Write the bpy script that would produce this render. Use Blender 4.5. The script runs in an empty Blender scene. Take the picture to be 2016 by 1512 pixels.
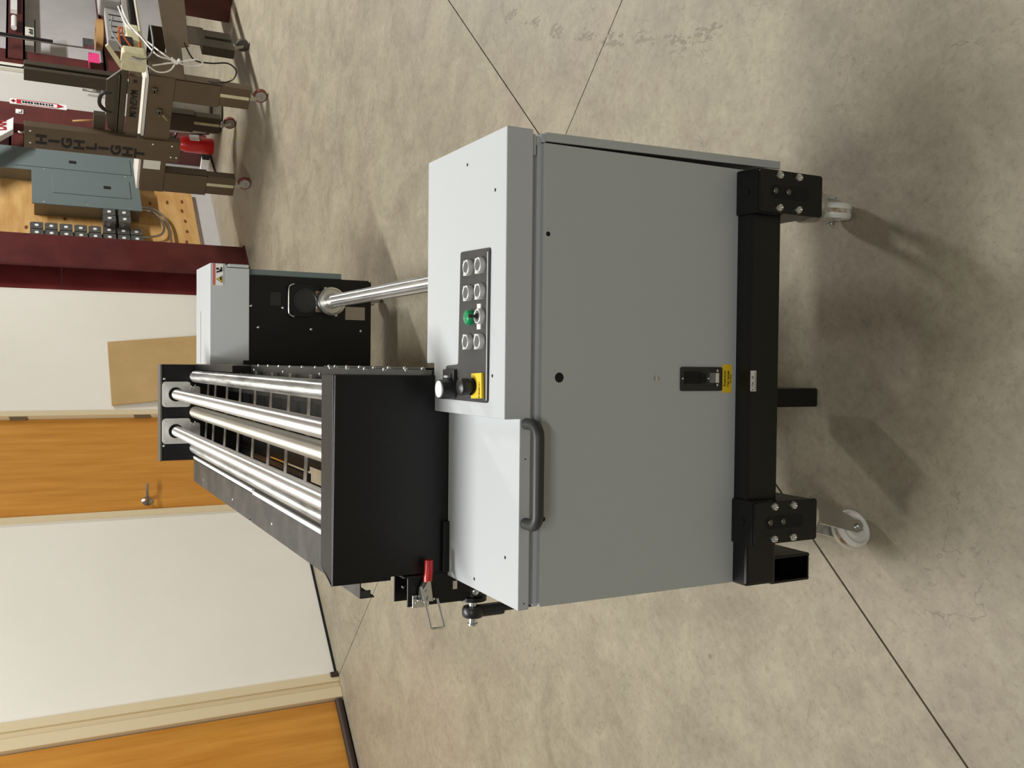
import bpy, bmesh, math, random
from mathutils import Vector, Matrix
random.seed(4)
PI = math.pi
SC = bpy.context.scene
COL = SC.collection
# ---------------------------------------------------------------- camera, world, lamps, exposure
F, H = 1834.0, 1.70
vy = Vector((807 - 756, 42 - 1008, F)).normalized()
vn = Vector((762 - 756, 4490 - 1008, F)).normalized()
vn = (vn - vy * vn.dot(vy)).normalized()
vx = vn.cross(vy)
def cw(c):                                     # viewing-frame vector (right, down, forward) -> world
    return Vector((vx.dot(c), vy.dot(c), -vn.dot(c)))
ax = cw(Vector((0, 1, 0))); ay = cw(Vector((1, 0, 0))); az = cw(Vector((0, 0, -1)))
cd = bpy.data.cameras.new('camera'); cam = bpy.data.objects.new('camera', cd); COL.objects.link(cam)
cd.sensor_fit = 'HORIZONTAL'; cd.sensor_width = 36; cd.lens = 36 * F / 2016; cd.clip_start = 0.05; cd.clip_end = 100
m = Matrix((ax, ay, az)).transposed().to_4x4(); m.translation = (0, 0, H)
MF = Matrix.Rotation(-PI / 4, 4, 'Z')            # machine frame (x across, y away from the camera) -> world; the machine stands at 45 degrees in the room
cam.matrix_world = MF @ m
SC.camera = cam
w = bpy.data.worlds.new('world'); SC.world = w; w.use_nodes = True
w.node_tree.nodes['Background'].inputs[0].default_value = (1.0, 0.99, 0.97, 1)
w.node_tree.nodes['Background'].inputs[1].default_value = 0.16
SC.view_settings.view_transform = 'Standard'; SC.view_settings.look = 'None'
SC.view_settings.gamma = 1; SC.view_settings.use_curve_mapping = False
SC.view_settings.exposure = 0.0
S2 = math.sqrt(.5)
ROT = Matrix()                                 # room frame (u along the back wall, v into it) = world
def lamp(name, u, v, z, sx, sy, power, col=(1, .995, .97)):
    d = bpy.data.lights.new(name, 'AREA'); d.shape = 'RECTANGLE'; d.size = sx; d.size_y = sy; d.energy = power; d.color = col
    o = bpy.data.objects.new(name, d); COL.objects.link(o)
    o.matrix_world = ROT @ Matrix.Translation((u, v, z))
lamp('tube_lamp', -2.0, -1.8, 4.6, 2.4, .25, 96)
lamp('tube_lamp', 1.4, 2.75, 4.6, 2.4, .25, 192)
lamp('tube_lamp', 8.8, 2.4, 4.6, 2.4, .25, 350)

# ---------------------------------------------------------------- materials
def lin(c):
    return tuple((x / 255 / 12.92 if x <= 10 else ((x / 255 + .055) / 1.055) ** 2.4) for x in c) + (1,)
def mat(name, c, rough=.5, metal=0, c2=None, scale=8, stretch=(1, 1, 1), bump=0, bscale=200, coat=0, trans=0, detail=4, lo=.35, hi=.65, rvar=0):
    m = bpy.data.materials.new(name); m.use_nodes = True
    nt = m.node_tree; b = nt.nodes['Principled BSDF']
    b.inputs['Base Color'].default_value = lin(c); b.inputs['Roughness'].default_value = rough; b.inputs['Metallic'].default_value = metal
    if coat: b.inputs['Coat Weight'].default_value = coat; b.inputs['Coat Roughness'].default_value = .15
    if trans: b.inputs['Transmission Weight'].default_value = trans
    if c2 or bump or rvar:
        tc = nt.nodes.new('ShaderNodeTexCoord'); mp = nt.nodes.new('ShaderNodeMapping'); mp.inputs['Scale'].default_value = stretch
        nt.links.new(tc.outputs['Object'], mp.inputs[0])
    if c2 or rvar:
        n = nt.nodes.new('ShaderNodeTexNoise'); n.inputs['Scale'].default_value = scale; n.inputs['Detail'].default_value = detail; n.inputs['Roughness'].default_value = .6
        nt.links.new(mp.outputs[0], n.inputs['Vector'])
        r = nt.nodes.new('ShaderNodeValToRGB'); r.color_ramp.elements[0].position = lo; r.color_ramp.elements[1].position = hi
        r.color_ramp.elements[0].color = lin(c); r.color_ramp.elements[1].color = lin(c2 or c)
        nt.links.new(n.outputs[0], r.inputs[0]); nt.links.new(r.outputs[0], b.inputs['Base Color'])
        if rvar:
            mr = nt.nodes.new('ShaderNodeMapRange'); mr.inputs['To Min'].default_value = rough; mr.inputs['To Max'].default_value = rough + rvar
            nt.links.new(n.outputs[0], mr.inputs[0]); nt.links.new(mr.outputs[0], b.inputs['Roughness'])
    if bump:
        n2 = nt.nodes.new('ShaderNodeTexNoise'); n2.inputs['Scale'].default_value = bscale
        nt.links.new(mp.outputs[0], n2.inputs['Vector'])
        bp = nt.nodes.new('ShaderNodeBump'); bp.inputs['Strength'].default_value = bump; bp.inputs['Distance'].default_value = .002
        nt.links.new(n2.outputs[0], bp.inputs['Height']); nt.links.new(bp.outputs[0], b.inputs['Normal'])
    return m
M = {}
M['paint'] = mat('grey_powder_coat', (194, 198, 200), .55, bump=.08, bscale=900)
M['paint2'] = mat('grey_panel_paint', (186, 191, 189), .55, bump=.08, bscale=900)
M['black'] = mat('black_powder_coat', (8, 8, 8), .38, c2=(11, 11, 12), bump=.1, bscale=900)
M['black'].node_tree.nodes['Principled BSDF'].inputs['Specular IOR Level'].default_value = .42
M['scuff'] = mat('scuffed_black', (28, 29, 28), .42, c2=(52, 51, 48), scale=7, stretch=(1, .5, 1), lo=.48, hi=.8)
M['guard'] = mat('scuffed_guard', (58, 58, 56), .5, c2=(82, 79, 75), scale=9, lo=.4, hi=.7)
M['void'] = mat('dark_recess', (9, 9, 9), .8)
M['alu'] = mat('brushed_aluminium', (246, 245, 243), .20, .95, c2=(218, 214, 210), scale=2.2, stretch=(22, .8, 22))
M['alu2'] = mat('satin_roller', (222, 218, 208), .27, .9, c2=(198, 192, 178), scale=2.0, stretch=(20, .6, 20))
M['chrome'] = mat('polished_roller', (212, 212, 209), .09, .8, c2=(138, 138, 136), scale=4, stretch=(12, .9, 12), rvar=.22, lo=.4, hi=.66)
def turned(k, rough, an):                      # lathe-turned metal: highlights stretch along the roller's axis
    nt = M[k].node_tree; b = nt.nodes['Principled BSDF']
    for l in list(b.inputs['Roughness'].links): nt.links.remove(l)
    t = nt.nodes.new('ShaderNodeTangent'); t.direction_type = 'RADIAL'; t.axis = 'Y'
    nt.links.new(t.outputs[0], b.inputs['Tangent']); b.inputs['Roughness'].default_value = rough
    b.inputs['Anisotropic'].default_value = an; b.inputs['Anisotropic Rotation'].default_value = .25
M['plate'] = mat('milled_aluminium', (236, 234, 230), .38, .8)
turned('alu', .46, .9); turned('alu2', .48, .85); turned('chrome', .36, .93)
M['steel'] = mat('zinc_steel', (222, 224, 220), .24, 1)
M['dullsteel'] = mat('dull_steel', (120, 118, 110), .4, .9)
M['slat'] = mat('worn_slat_paint', (132, 126, 116), .45, c2=(104, 98, 90), scale=9)
M['nickel'] = mat('satin_nickel', (176, 170, 160), .3, 1)
M['copper'] = mat('etched_plate', (190, 165, 150), .35, .9)
M['white'] = mat('white_plastic', (240, 240, 238), .35)
M['nylon'] = mat('white_nylon', (232, 230, 222), .3, c2=(240, 238, 232), scale=30)
M['rust'] = mat('brown_stain', (150, 112, 70), .6, c2=(225, 220, 205), scale=40)
M['blackpl'] = mat('black_plastic', (34, 35, 35), .38)
M['panelplate'] = mat('dark_plate', (60, 60, 60), .42, c2=(68, 68, 68), scale=14)
M['handle'] = mat('matt_black_handle', (52, 53, 52), .45, bump=.15, bscale=1500)
M['btnring'] = mat('satin_bezel', (206, 206, 206), .4, .25)
M['btncap'] = mat('grey_button', (98, 100, 98), .4)
M['green'] = mat('green_button', (10, 150, 92), .3, coat=.5)
M['yellow'] = mat('yellow_label', (240, 205, 40), .5)
M['red'] = mat('red_grip', (196, 22, 26), .35, coat=.3)
M['redstripe'] = mat('faded_red_print', (205, 110, 95), .6)
M['ink'] = mat('black_ink', (20, 20, 20), .6)
M['redink'] = mat('red_ink', (178, 40, 52), .6)
M['tread'] = mat('rubber_tread', (120, 60, 48), .6)
M['grub'] = mat('grey_rubber', (78, 74, 68), .6)
M['label'] = mat('label_paper', (222, 222, 214), .6)
M['concrete_dark'] = mat('joint_filler', (38, 33, 26), .9)
M['wall'] = mat('painted_wall', (240, 236, 226), .75, c2=(236, 232, 221), scale=1.4, bump=.25, bscale=260)
M['insul'] = mat('white_insulation_facing', (206, 203, 202), .6, c2=(196, 193, 192), scale=2.5, bump=.4, bscale=9)
M['oak'] = mat('varnished_door_veneer', (214, 152, 66), .38, c2=(188, 122, 42), scale=2.2, stretch=(11, 11, .8), lo=.28, hi=.75, detail=9)
M['frame'] = mat('cream_frame_paint', (221, 204, 168), .5)
M['hinge'] = mat('hinge_steel', (170, 158, 135), .4, .8)
M['kick'] = mat('brown_vinyl_base', (58, 44, 36), .5)
M['redsteel'] = mat('red_oxide_steel', (96, 38, 36), .40, c2=(80, 29, 27), scale=5, bump=.2, bscale=40)
M['redsteel_lit'] = mat('red_oxide_lit', (122, 52, 52), .34, c2=(108, 44, 44), scale=5)  # same red paint, its brighter reflection put into a lighter, pinker colour
M['redsteel2'] = mat('red_oxide_girt', (84, 38, 36), .5, c2=(96, 46, 42), scale=5)
M['ply'] = mat('plywood', (214, 172, 110), .6, c2=(186, 136, 72), scale=1.7, stretch=(1, 1, 5), lo=.4, hi=.68, detail=7)
M['knot'] = mat('plywood_knot', (132, 82, 38), .6, c2=(96, 56, 24), scale=40)
M['card'] = mat('cardboard', (196, 164, 112), .75, c2=(184, 152, 100), scale=3)
M['cardedge'] = mat('cardboard_edge', (150, 118, 74), .8)
M['panelgrey'] = mat('electrical_grey', (106, 118, 118), .45)
M['panelside'] = mat('electrical_side', (124, 116, 96), .45, .3)
M['galv'] = mat('galvanised_box', (112, 114, 112), .38, .8, c2=(150, 150, 146), scale=50)
M['cond'] = mat('conduit', (178, 174, 164), .3, 1)
M['brown'] = mat('brown_machine_paint', (92, 78, 60), .45, c2=(86, 72, 54), scale=6)
M['brownd'] = mat('dark_and_shaded_brown', (66, 57, 45), .45)  # for dark parts, and for two press legs with shade in their colour
M['cream'] = mat('cream_housing', (212, 206, 170), .5, c2=(196, 190, 156), scale=20)
M['greybox'] = mat('grey_controller', (150, 148, 144), .5)
M['greydark'] = mat('dark_grey_tray', (92, 90, 88), .5)
M['cable'] = mat('white_cable', (214, 210, 204), .45)
M['cableg'] = mat('grey_hose', (128, 130, 132), .45)
M['orange'] = mat('orange_hose', (226, 116, 62), .4)
M['cableb'] = mat('black_cable', (30, 26, 24), .5)
M['bin'] = mat('translucent_bin', (160, 156, 148), .45, c2=(134, 130, 122), scale=4)
M['pink'] = mat('pink_paper', (245, 70, 140), .6)
M['tape'] = mat('tape_roll', (190, 148, 96), .5)
M['wood'] = mat('wood_stick', (186, 140, 84), .6)
M['doorwhite'] = mat('white_door_paint', (206, 202, 196), .5)
M['ceil'] = mat('ceiling_white', (214, 212, 206), .8)
M['offwhite'] = mat('off_white', (226, 222, 210), .5)

# concrete: mottled tan, stains and scuffs of its own
def concrete():
    m = bpy.data.materials.new('concrete'); m.use_nodes = True; nt = m.node_tree; N = nt.nodes; L = nt.links
    b = N['Principled BSDF']; tc = N.new('ShaderNodeTexCoord')
    mp = N.new('ShaderNodeMapping'); L.new(tc.outputs['Object'], mp.inputs[0])
    def noise(sc, det=5, ro=.6, vec=None, dist=0):
        n = N.new('ShaderNodeTexNoise'); n.inputs['Scale'].default_value = sc; n.inputs['Detail'].default_value = det
        n.inputs['Roughness'].default_value = ro; n.inputs['Distortion'].default_value = dist; L.new((vec or mp).outputs[0], n.inputs['Vector']); return n
    def ramp(src, p0, c0, p1, c1, mid=None):
        r = N.new('ShaderNodeValToRGB'); e = r.color_ramp.elements
        e[0].position = p0; e[0].color = c0; e[1].position = p1; e[1].color = c1
        if mid: x = e.new(mid[0]); x.color = mid[1]
        L.new(src, r.inputs[0]); return r
    def mix(fac, a, bb, mode='MIX'):
        x = N.new('ShaderNodeMix'); x.data_type = 'RGBA'; x.blend_type = mode
        if isinstance(fac, float): x.inputs[0].default_value = fac
        else: L.new(fac, x.inputs[0])
        for s, i in ((a, 6), (bb, 7)):
            if isinstance(s, tuple): x.inputs[i].default_value = s
            else: L.new(s, x.inputs[i])
        return x.outputs[2]
    g = noise(1.1, 4)
    base = ramp(g.outputs[0], .3, lin((146, 137, 119)), .72, lin((160, 155, 132)), (.5, lin((158, 148, 128)))).outputs[0]
    g2 = noise(4.5, 7, .65, dist=.6)
    base = mix(.55, base, ramp(g2.outputs[0], .34, lin((132, 123, 107)), .66, lin((176, 168, 146))).outputs[0])
    pk = noise(.8, 3); base = mix(ramp(pk.outputs[0], .52, (0, 0, 0, 1), .72, (.55, .55, .55, 1)).outputs[0], base, lin((160, 142, 128)))
    st = N.new('ShaderNodeMapping'); st.inputs['Scale'].default_value = (9, 1.2, 1); st.inputs['Rotation'].default_value = (0, 0, .6); L.new(tc.outputs['Object'], st.inputs[0])
    s = noise(2.2, 6, .7, st, .4)
    base = mix(ramp(s.outputs[0], .6, (0, 0, 0, 1), .78, (.3, .3, .3, 1)).outputs[0], base, lin((112, 100, 82)))
    fine = noise(55, 8, .8); base = mix(ramp(fine.outputs[0], .52, (0, 0, 0, 1), .72, (.6, .6, .6, 1)).outputs[0], base, lin((96, 86, 70)))
    wh = noise(26, 3, .6, st); base = mix(ramp(wh.outputs[0], .7, (0, 0, 0, 1), .78, (.5, .5, .5, 1)).outputs[0], base, lin((190, 184, 168)))
    vo = N.new('ShaderNodeTexVoronoi'); vo.inputs['Scale'].default_value = 3.1; vo.inputs['Randomness'].default_value = 1; L.new(mp.outputs[0], vo.inputs['Vector'])
    base = mix(ramp(vo.outputs['Distance'], .02, (.6, .6, .6, 1), .035, (0, 0, 0, 1)).outputs[0], base, lin((88, 76, 60)))
    md = noise(26, 8, .75, dist=.5); base = mix(.16, base, ramp(md.outputs[0], .35, lin((100, 92, 76)), .65, lin((196, 188, 166))).outputs[0])
    ck = noise(1.7, 5, .62, dist=1.2); mk = noise(2.6, 2)
    mm_ = N.new('ShaderNodeMath'); mm_.operation = 'SUBTRACT'; mm_.inputs[1].default_value = .5; L.new(ck.outputs[0], mm_.inputs[0])
    ab = N.new('ShaderNodeMath'); ab.operation = 'ABSOLUTE'; L.new(mm_.outputs[0], ab.inputs[0])
    line = ramp(ab.outputs[0], .0, (.5, .5, .5, 1), .004, (0, 0, 0, 1)).outputs[0]; mask = ramp(mk.outputs[0], .5, (0, 0, 0, 1), .62, (1, 1, 1, 1)).outputs[0]
    ml = N.new('ShaderNodeMath'); ml.operation = 'MULTIPLY'; L.new(line, ml.inputs[0]); L.new(mask, ml.inputs[1])
    base = mix(ml.outputs[0], base, lin((92, 82, 66)))
    # yellow streaks under the printing press (room u 6.8-8.2, v 3.9-4.9)
    L.new(base, b.inputs['Base Color'])
    rr = N.new('ShaderNodeMapRange'); rr.inputs['To Min'].default_value = .38; rr.inputs['To Max'].default_value = .62; L.new(g2.outputs[0], rr.inputs[0]); L.new(rr.outputs[0], b.inputs['Roughness'])
    b.inputs['Specular IOR Level'].default_value = .4
    bp = N.new('ShaderNodeBump'); bp.inputs['Strength'].default_value = .25; bp.inputs['Distance'].default_value = .004; L.new(fine.outputs[0], bp.inputs['Height']); L.new(bp.outputs[0], b.inputs['Normal'])
    return m
M['floor'] = concrete()

# ---------------------------------------------------------------- mesh helpers
class MB:
    def __init__(s, fr=None):
        s.v = []; s.f = []; s.mi = []; s.sm = []; s.fr = MF if fr is None else fr; s.k = 0
    def add(s, vs, fs, smooth=False, k=None):
        b = len(s.v); s.v += [Vector(p) for p in vs]
        for i, f in enumerate(fs):
            s.f.append([b + x for x in f]); s.mi.append(s.k if k is None else k); s.sm.append(smooth[i] if isinstance(smooth, list) else smooth)
        return s
    def box(s, x0, x1, y0, y1, z0, z1, k=None):
        vs = [(x, y, z) for x in (x0, x1) for y in (y0, y1) for z in (z0, z1)]
        return s.add(vs, [(0, 1, 3, 2), (4, 6, 7, 5), (0, 4, 5, 1), (2, 3, 7, 6), (0, 2, 6, 4), (1, 5, 7, 3)], False, k)
    def prism(s, poly, axis, a, b, k=None):      # poly = 2D points in the two other axes
        def P(p, t):
            q = list(p); q.insert(axis, t); return q
        n = len(poly); vs = [P(p, a) for p in poly] + [P(p, b) for p in poly]
        return s.add(vs, [list(range(n))[::-1], list(range(n, 2 * n))] + [(i, (i + 1) % n, n + (i + 1) % n, n + i) for i in range(n)], False, k)
    def cyl(s, p0, p1, r, r1=None, n=24, k=None, cap=True, kc=None):
        p0, p1 = Vector(p0), Vector(p1); r1 = r if r1 is None else r1
        d = (p1 - p0).normalized(); a = d.orthogonal().normalized(); c = d.cross(a); vs = []
        for p, rr in ((p0, r), (p1, r1)):
            vs += [p + (a * math.cos(2 * PI * i / n) + c * math.sin(2 * PI * i / n)) * rr for i in range(n)]
        s.add(vs, [(i, (i + 1) % n, n + (i + 1) % n, n + i) for i in range(n)], True, k)
        if cap:
            s.add(vs[:n], [list(range(n))[::-1]], False, k); s.add(vs[n:], [list(range(n))], False, k if kc is None else kc)
        return s
    def lathe(s, p, d, prof, n=24, k=None):      # prof = [(dist along d, radius)]
        p = Vector(p); d = Vector(d).normalized(); a = d.orthogonal().normalized(); c = d.cross(a); vs = []; fs = []
        for (t, r) in prof:
            vs += [p + d * t + (a * math.cos(2 * PI * i / n) + c * math.sin(2 * PI * i / n)) * max(r, 1e-5) for i in range(n)]
        for j in range(len(prof) - 1):
            fs += [(j * n + i, j * n + (i + 1) % n, (j + 1) * n + (i + 1) % n, (j + 1) * n + i) for i in range(n)]
        return s.add(vs, fs, True, k)
    def tube(s, path, r, n=10, k=None):
        pts = [Vector(p) for p in path]; vs = []; fs = []; a = None
        for i, p in enumerate(pts):
            t = (pts[min(i + 1, len(pts) - 1)] - pts[max(i - 1, 0)]).normalized()
            a = (t.orthogonal() if a is None else a - t * a.dot(t)).normalized(); c = t.cross(a)
            vs += [p + (a * math.cos(2 * PI * j / n) + c * math.sin(2 * PI * j / n)) * r for j in range(n)]
        for i in range(len(pts) - 1):
            fs += [(i * n + j, i * n + (j + 1) % n, (i + 1) * n + (j + 1) % n, (i + 1) * n + j) for j in range(n)]
        s.add(vs, fs, True, k); s.add(vs[:n], [list(range(n))[::-1]], False, k); s.add(vs[-n:], [list(range(n))], False, k)
        return s
    def build(s, name, mats, parent=None, bevel=0, label=None, off=None):
        me = bpy.data.meshes.new(name); o = bpy.data.objects.new(name, me); COL.objects.link(o)
        if parent: base = root_of(parent)
        else: base = Matrix.Translation(Vector(off) if off is not None else Vector((0, 0, 0))) @ s.fr.copy()
        inv = base.inverted() @ s.fr
        me.from_pydata([tuple(inv @ p) for p in s.v], [], s.f)
        for m_ in (mats if isinstance(mats, (list, tuple)) else [mats]): me.materials.append(M[m_])
        for p, i, sm in zip(me.polygons, s.mi, s.sm): p.material_index = i; p.use_smooth = sm
        bm = bmesh.new(); bm.from_mesh(me); bmesh.ops.remove_doubles(bm, verts=bm.verts[:], dist=1e-6); bmesh.ops.recalc_face_normals(bm, faces=bm.faces[:])
        for e in bm.edges:
            if len(e.link_faces) != 2 or e.calc_face_angle(0) > .55: e.smooth = False
        bm.to_mesh(me); bm.free()
        if bevel:
            b = o.modifiers.new('b', 'BEVEL'); b.width = bevel; b.segments = 2; b.limit_method = 'ANGLE'; b.angle_limit = .7
            b.harden_normals = False
        if parent: o.parent = parent
        else: o.matrix_world = base
        if label: o['label'] = label
        return o
def root_of(o):
    while o.parent: o = o.parent
    return Matrix.Translation(o.location) @ Matrix.Rotation(o.rotation_euler.z, 4, 'Z')
def curve(pts, sub=6):                           # Catmull-Rom through points
    P = [Vector(p) for p in pts]; out = []
    for i in range(len(P) - 1):
        a, b, c, d = P[max(i - 1, 0)], P[i], P[i + 1], P[min(i + 2, len(P) - 1)]
        for j in range(sub):
            t = j / sub; out.append(.5 * ((2 * b) + (c - a) * t + (2 * a - 5 * b + 4 * c - d) * t * t + (3 * b - a - 3 * c + d) * t ** 3))
    return out + [P[-1]]
def rrect(x0, x1, y0, y1, r, n=4):
    out = []
    for cx, cy, a0 in ((x1 - r, y1 - r, 0), (x0 + r, y1 - r, 90), (x0 + r, y0 + r, 180), (x1 - r, y0 + r, 270)):
        for i in range(n + 1):
            a = math.radians(a0 + 90 * i / n); out.append((cx + r * math.cos(a), cy + r * math.sin(a)))
    return out
def thing(name, label, cat, loc, group=None, frame=False):
    o = bpy.data.objects.new(name, None); COL.objects.link(o); o.empty_display_size = .1
    o.location = (ROT if frame else MF) @ Vector(loc)
    o.rotation_euler = (0, 0, 0 if frame else -PI / 4)
    o['label'] = label; o['category'] = cat
    if group: o['group'] = group
    return o
def tag(o, label, cat, group=None):
    o['label'] = label; o['category'] = cat
    if group: o['group'] = group
    return o
def text(s, size, origin, right, up, m_, parent, name='lettering', ext=.0004, sx=1, bold=0, label=None, fr=None, align='LEFT'):
    cu = bpy.data.curves.new(name, 'FONT'); cu.body = s; cu.size = size; cu.extrude = ext; cu.offset = bold; cu.align_x = align; cu.resolution_u = 3
    t = bpy.data.objects.new(name, cu); COL.objects.link(t); bpy.context.view_layer.update()
    me = bpy.data.meshes.new_from_object(t.evaluated_get(bpy.context.evaluated_depsgraph_get())); bpy.data.objects.remove(t)
    me.name = name
    r = Vector(right).normalized(); u = Vector(up).normalized(); n = r.cross(u)
    mm = Matrix((r, u, n)).transposed().to_4x4() @ Matrix.Diagonal((sx, 1, 1, 1)); mm.translation = Vector(origin)
    mm = (MF if fr is None else fr) @ mm
    me.transform(root_of(parent).inverted() @ mm)
    me.materials.clear(); me.materials.append(M[m_])
    o = bpy.data.objects.new(name, me); COL.objects.link(o); o.parent = parent
    if label: o['label'] = label
    return o
_shared = {}
def inst(key, maker, name, parent, loc, axis=(0, 0, 1), mats='steel', fr=None):   # small repeated part sharing one mesh
    if key not in _shared:
        mb = MB(Matrix()); maker(mb); o = mb.build(name, mats); me = o.data; bpy.data.objects.remove(o); _shared[key] = me
    o = bpy.data.objects.new(name, _shared[key]); COL.objects.link(o); o.parent = parent
    inv = root_of(parent).inverted() @ (MF if fr is None else fr)
    o.location = inv @ Vector(loc)
    o.rotation_euler = Vector((0, 0, 1)).rotation_difference(inv.to_3x3() @ Vector(axis)).to_euler()
    return o
def dome(r, h):
    return lambda mb: mb.lathe((0, 0, -.001), (0, 0, 1), [(0, r), (.001 + h * .3, r), (.001 + h * .7, r * .75), (.001 + h, r * .3), (.001 + h, 0)], 12)
def struct(o): o['kind'] = 'structure'; return o

# ---------------------------------------------------------------- the setting
fl = MB(ROT); fl.box(-6, 16, -7, 7.2, -.10, -.012); floor = struct(fl.build('floor', 'concrete_dark'))
def uj(v): return 2.589 - (v - .944) * (2.589 - 2.502) / (5.222 - .944)      # joint running into the wall
def vj(u): return 1.44 + (u - .29) * .042                                    # joint crossing it
g = .0027
for (ua, ub, va, vb) in ((0, 1, 1, 2), (1, 2, 1, 2), (0, 1, 0, 1), (1, 2, 0, 1)):
    def uu(k, v): return (-6, uj(v) - g, 16)[k] if k != 1 else uj(v)
    pts = []
    for (iu, iv) in ((ua, va), (ub, va), (ub, vb), (ua, vb)):
        v = {0: -7, 1: 1.5, 2: 7.2}[iv]
        u = {0: -6, 1: uj(v), 2: 16}[iu]
        if iv == 1: v = vj(u) + (g if va == 1 else -g)
        if iu == 1: u = uj(v) + (g if ua == 1 else -g)
        pts.append((u, v))
    mb = MB(ROT); mb.prism(pts, 2, -.0125, 0); mb.build('slab', 'floor', floor)
# scuff marks left by a wheel on the slab, dark rubber prints in a row, and thin yellow streaks
mb = MB()
for i, (x, y) in enumerate([(1.36, 3.27), (1.276, 3.085), (1.195, 2.914), (1.116, 2.725), (1.054, 2.554), (1.003, 2.384), (.95, 2.2), (.93, 2.08)]):
    for q in range(22):
        ox, oy = random.gauss(0, .012), random.gauss(0, .028); rr = random.uniform(.002, .007); rot = random.random()
        mb.prism([(x + ox + .3 * oy + rr * math.cos(a + rot) * .8, y + oy + rr * math.sin(a + rot) * 2) for a in [2 * PI * j / 7 for j in range(7)]], 2, -.001, .0003 + q * .00001)
M['smudge'] = mat('tyre_smudge', (128, 119, 104), .6, c2=(146, 138, 120), scale=60)
o = mb.build('scuff_marks', 'smudge', floor); o['kind'] = 'stuff'
mb = MB(ROT)
for i in range(34):
    u = random.uniform(6.9, 8.3); v = random.uniform(4.0, 4.9); L_ = random.uniform(.08, .3); a = random.uniform(-.5, .9); t = random.uniform(.004, .012)
    dx, dy = math.cos(a), math.sin(a)
    mb.prism([(u, v), (u + dx * L_ * .5 + dy * t, v + dy * L_ * .5 - dx * t), (u + dx * L_, v + dy * L_ + .02), (u + dx * L_ * .5 - dy * t, v + dy * L_ * .5 + dx * t)], 2, -.001, .0004)
M['ydull'] = mat('yellow_streaks', (178, 158, 84), .5, c2=(160, 146, 96), scale=12)
o = mb.build('yellow_streaks', 'ydull', floor); o['kind'] = 'stuff'
mb = MB(ROT)
mb.box(2.52, 3.80, 5.223, 5.34, .014, 3.2); mb.box(4.71, 5.965, 5.223, 5.34, .014, 3.2)
mb.box(.0, 5.965, 5.24, 5.34, 3.2, 4.95); mb.box(-5, 1.25, 5.223, 5.34, 0, 3.2)
mb.box(1.25, 2.52, 5.223, 5.34, 2.15, 3.2); mb.box(3.80, 4.71, 5.223, 5.34, 2.15, 3.2); mb.box(1.3, 2.4, 5.34, 5.44, 0, 2.15)
struct(mb.build('wall_left', 'wall'))
mb = MB(ROT); mb.box(2.50, 3.80, 5.215, 5.33, 0, .014); mb.box(4.71, 5.965, 5.215, 5.33, 0, .014); struct(mb.build('baseboard_left', 'void'))
mb = MB(ROT); mb.box(5.9, 15, 5.77, 5.9, 0, 4.95); wb = struct(mb.build('wall_back', 'insul'))
mb = MB(ROT); mb.box(-6, 16, -7, 6.0, 4.95, 5.05); struct(mb.build('ceiling', 'ceil'))
def doorframe(n, u0, u1, depth=.03):
    mb = MB(ROT)
    for (a, b, s_) in ((u0 - .045, u0, 1), (u1, u1 + .045, -1)):
        mb.box(a, b, 5.223 - depth, 5.36, 0, 2.15)                  # face
    mb.box(u0 - .045, u1 + .045, 5.223 - depth, 5.36, 2.1, 2.15)
    return struct(mb.build('trim_%d' % n, 'frame', bevel=.002))
doorframe(1, 3.843, 4.668, .012)
mb = MB(ROT); mb.box(3.848, 4.663, 5.245, 5.29, .01, 2.1); d1 = struct(mb.build('door_1', 'oak'))
hd = MB(ROT); hd.lathe((3.93, 5.245, .973), (0, -1, 0), [(0, .034), (.006, .034), (.010, .026), (.016, .014), (.05, .012), (.052, .0)], 20)
hd.tube(curve([(3.93, 5.195, .973), (3.95, 5.188, .974), (3.985, 5.187, .972), (4.03, 5.19, .968)], 4), .009)
hd.build('door_handle', 'nickel', d1, label='satin lever handle on round rose')
for z in (.95, 1.72, .22):
    h_ = MB(ROT); h_.cyl((4.674, 5.222, z - .055), (4.674, 5.222, z + .055), .009); h_.box(4.655, 4.70, 5.226, 5.2445, z - .05, z + .05); h_.build('hinge', 'hinge', d1)
# door 2 with its deep stepped frame
mb = MB(ROT)
mb.box(2.47, 2.522, 5.195, 5.36, 0, 2.15); mb.box(2.435, 2.47, 5.213, 5.36, 0, 2.15); mb.box(2.37, 2.435, 5.20, 5.36, 0, 2.15)
mb.box(1.27, 2.522, 5.195, 5.36, 2.1, 2.15); mb.box(1.25, 1.33, 5.2, 5.36, 0, 2.15)
struct(mb.build('trim_2', 'frame', bevel=.003))
mb = MB(ROT); mb.box(1.335, 2.362, 5.235, 5.28, .02, 2.1); d2 = struct(mb.build('door_2', 'oak'))
kb = MB(ROT); kb.cyl((1.335, 5.218, .028), (2.36, 5.218, .028), .022, n=16); kb.build('draught_roll', 'kick', d2, label='dark brown roll along the foot of the door')
kb = MB(ROT); kb.box(2.495, 2.53, 5.185, 5.225, 0, .05); struct(kb.build('trim_3', 'kick', bevel=.006))
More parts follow.
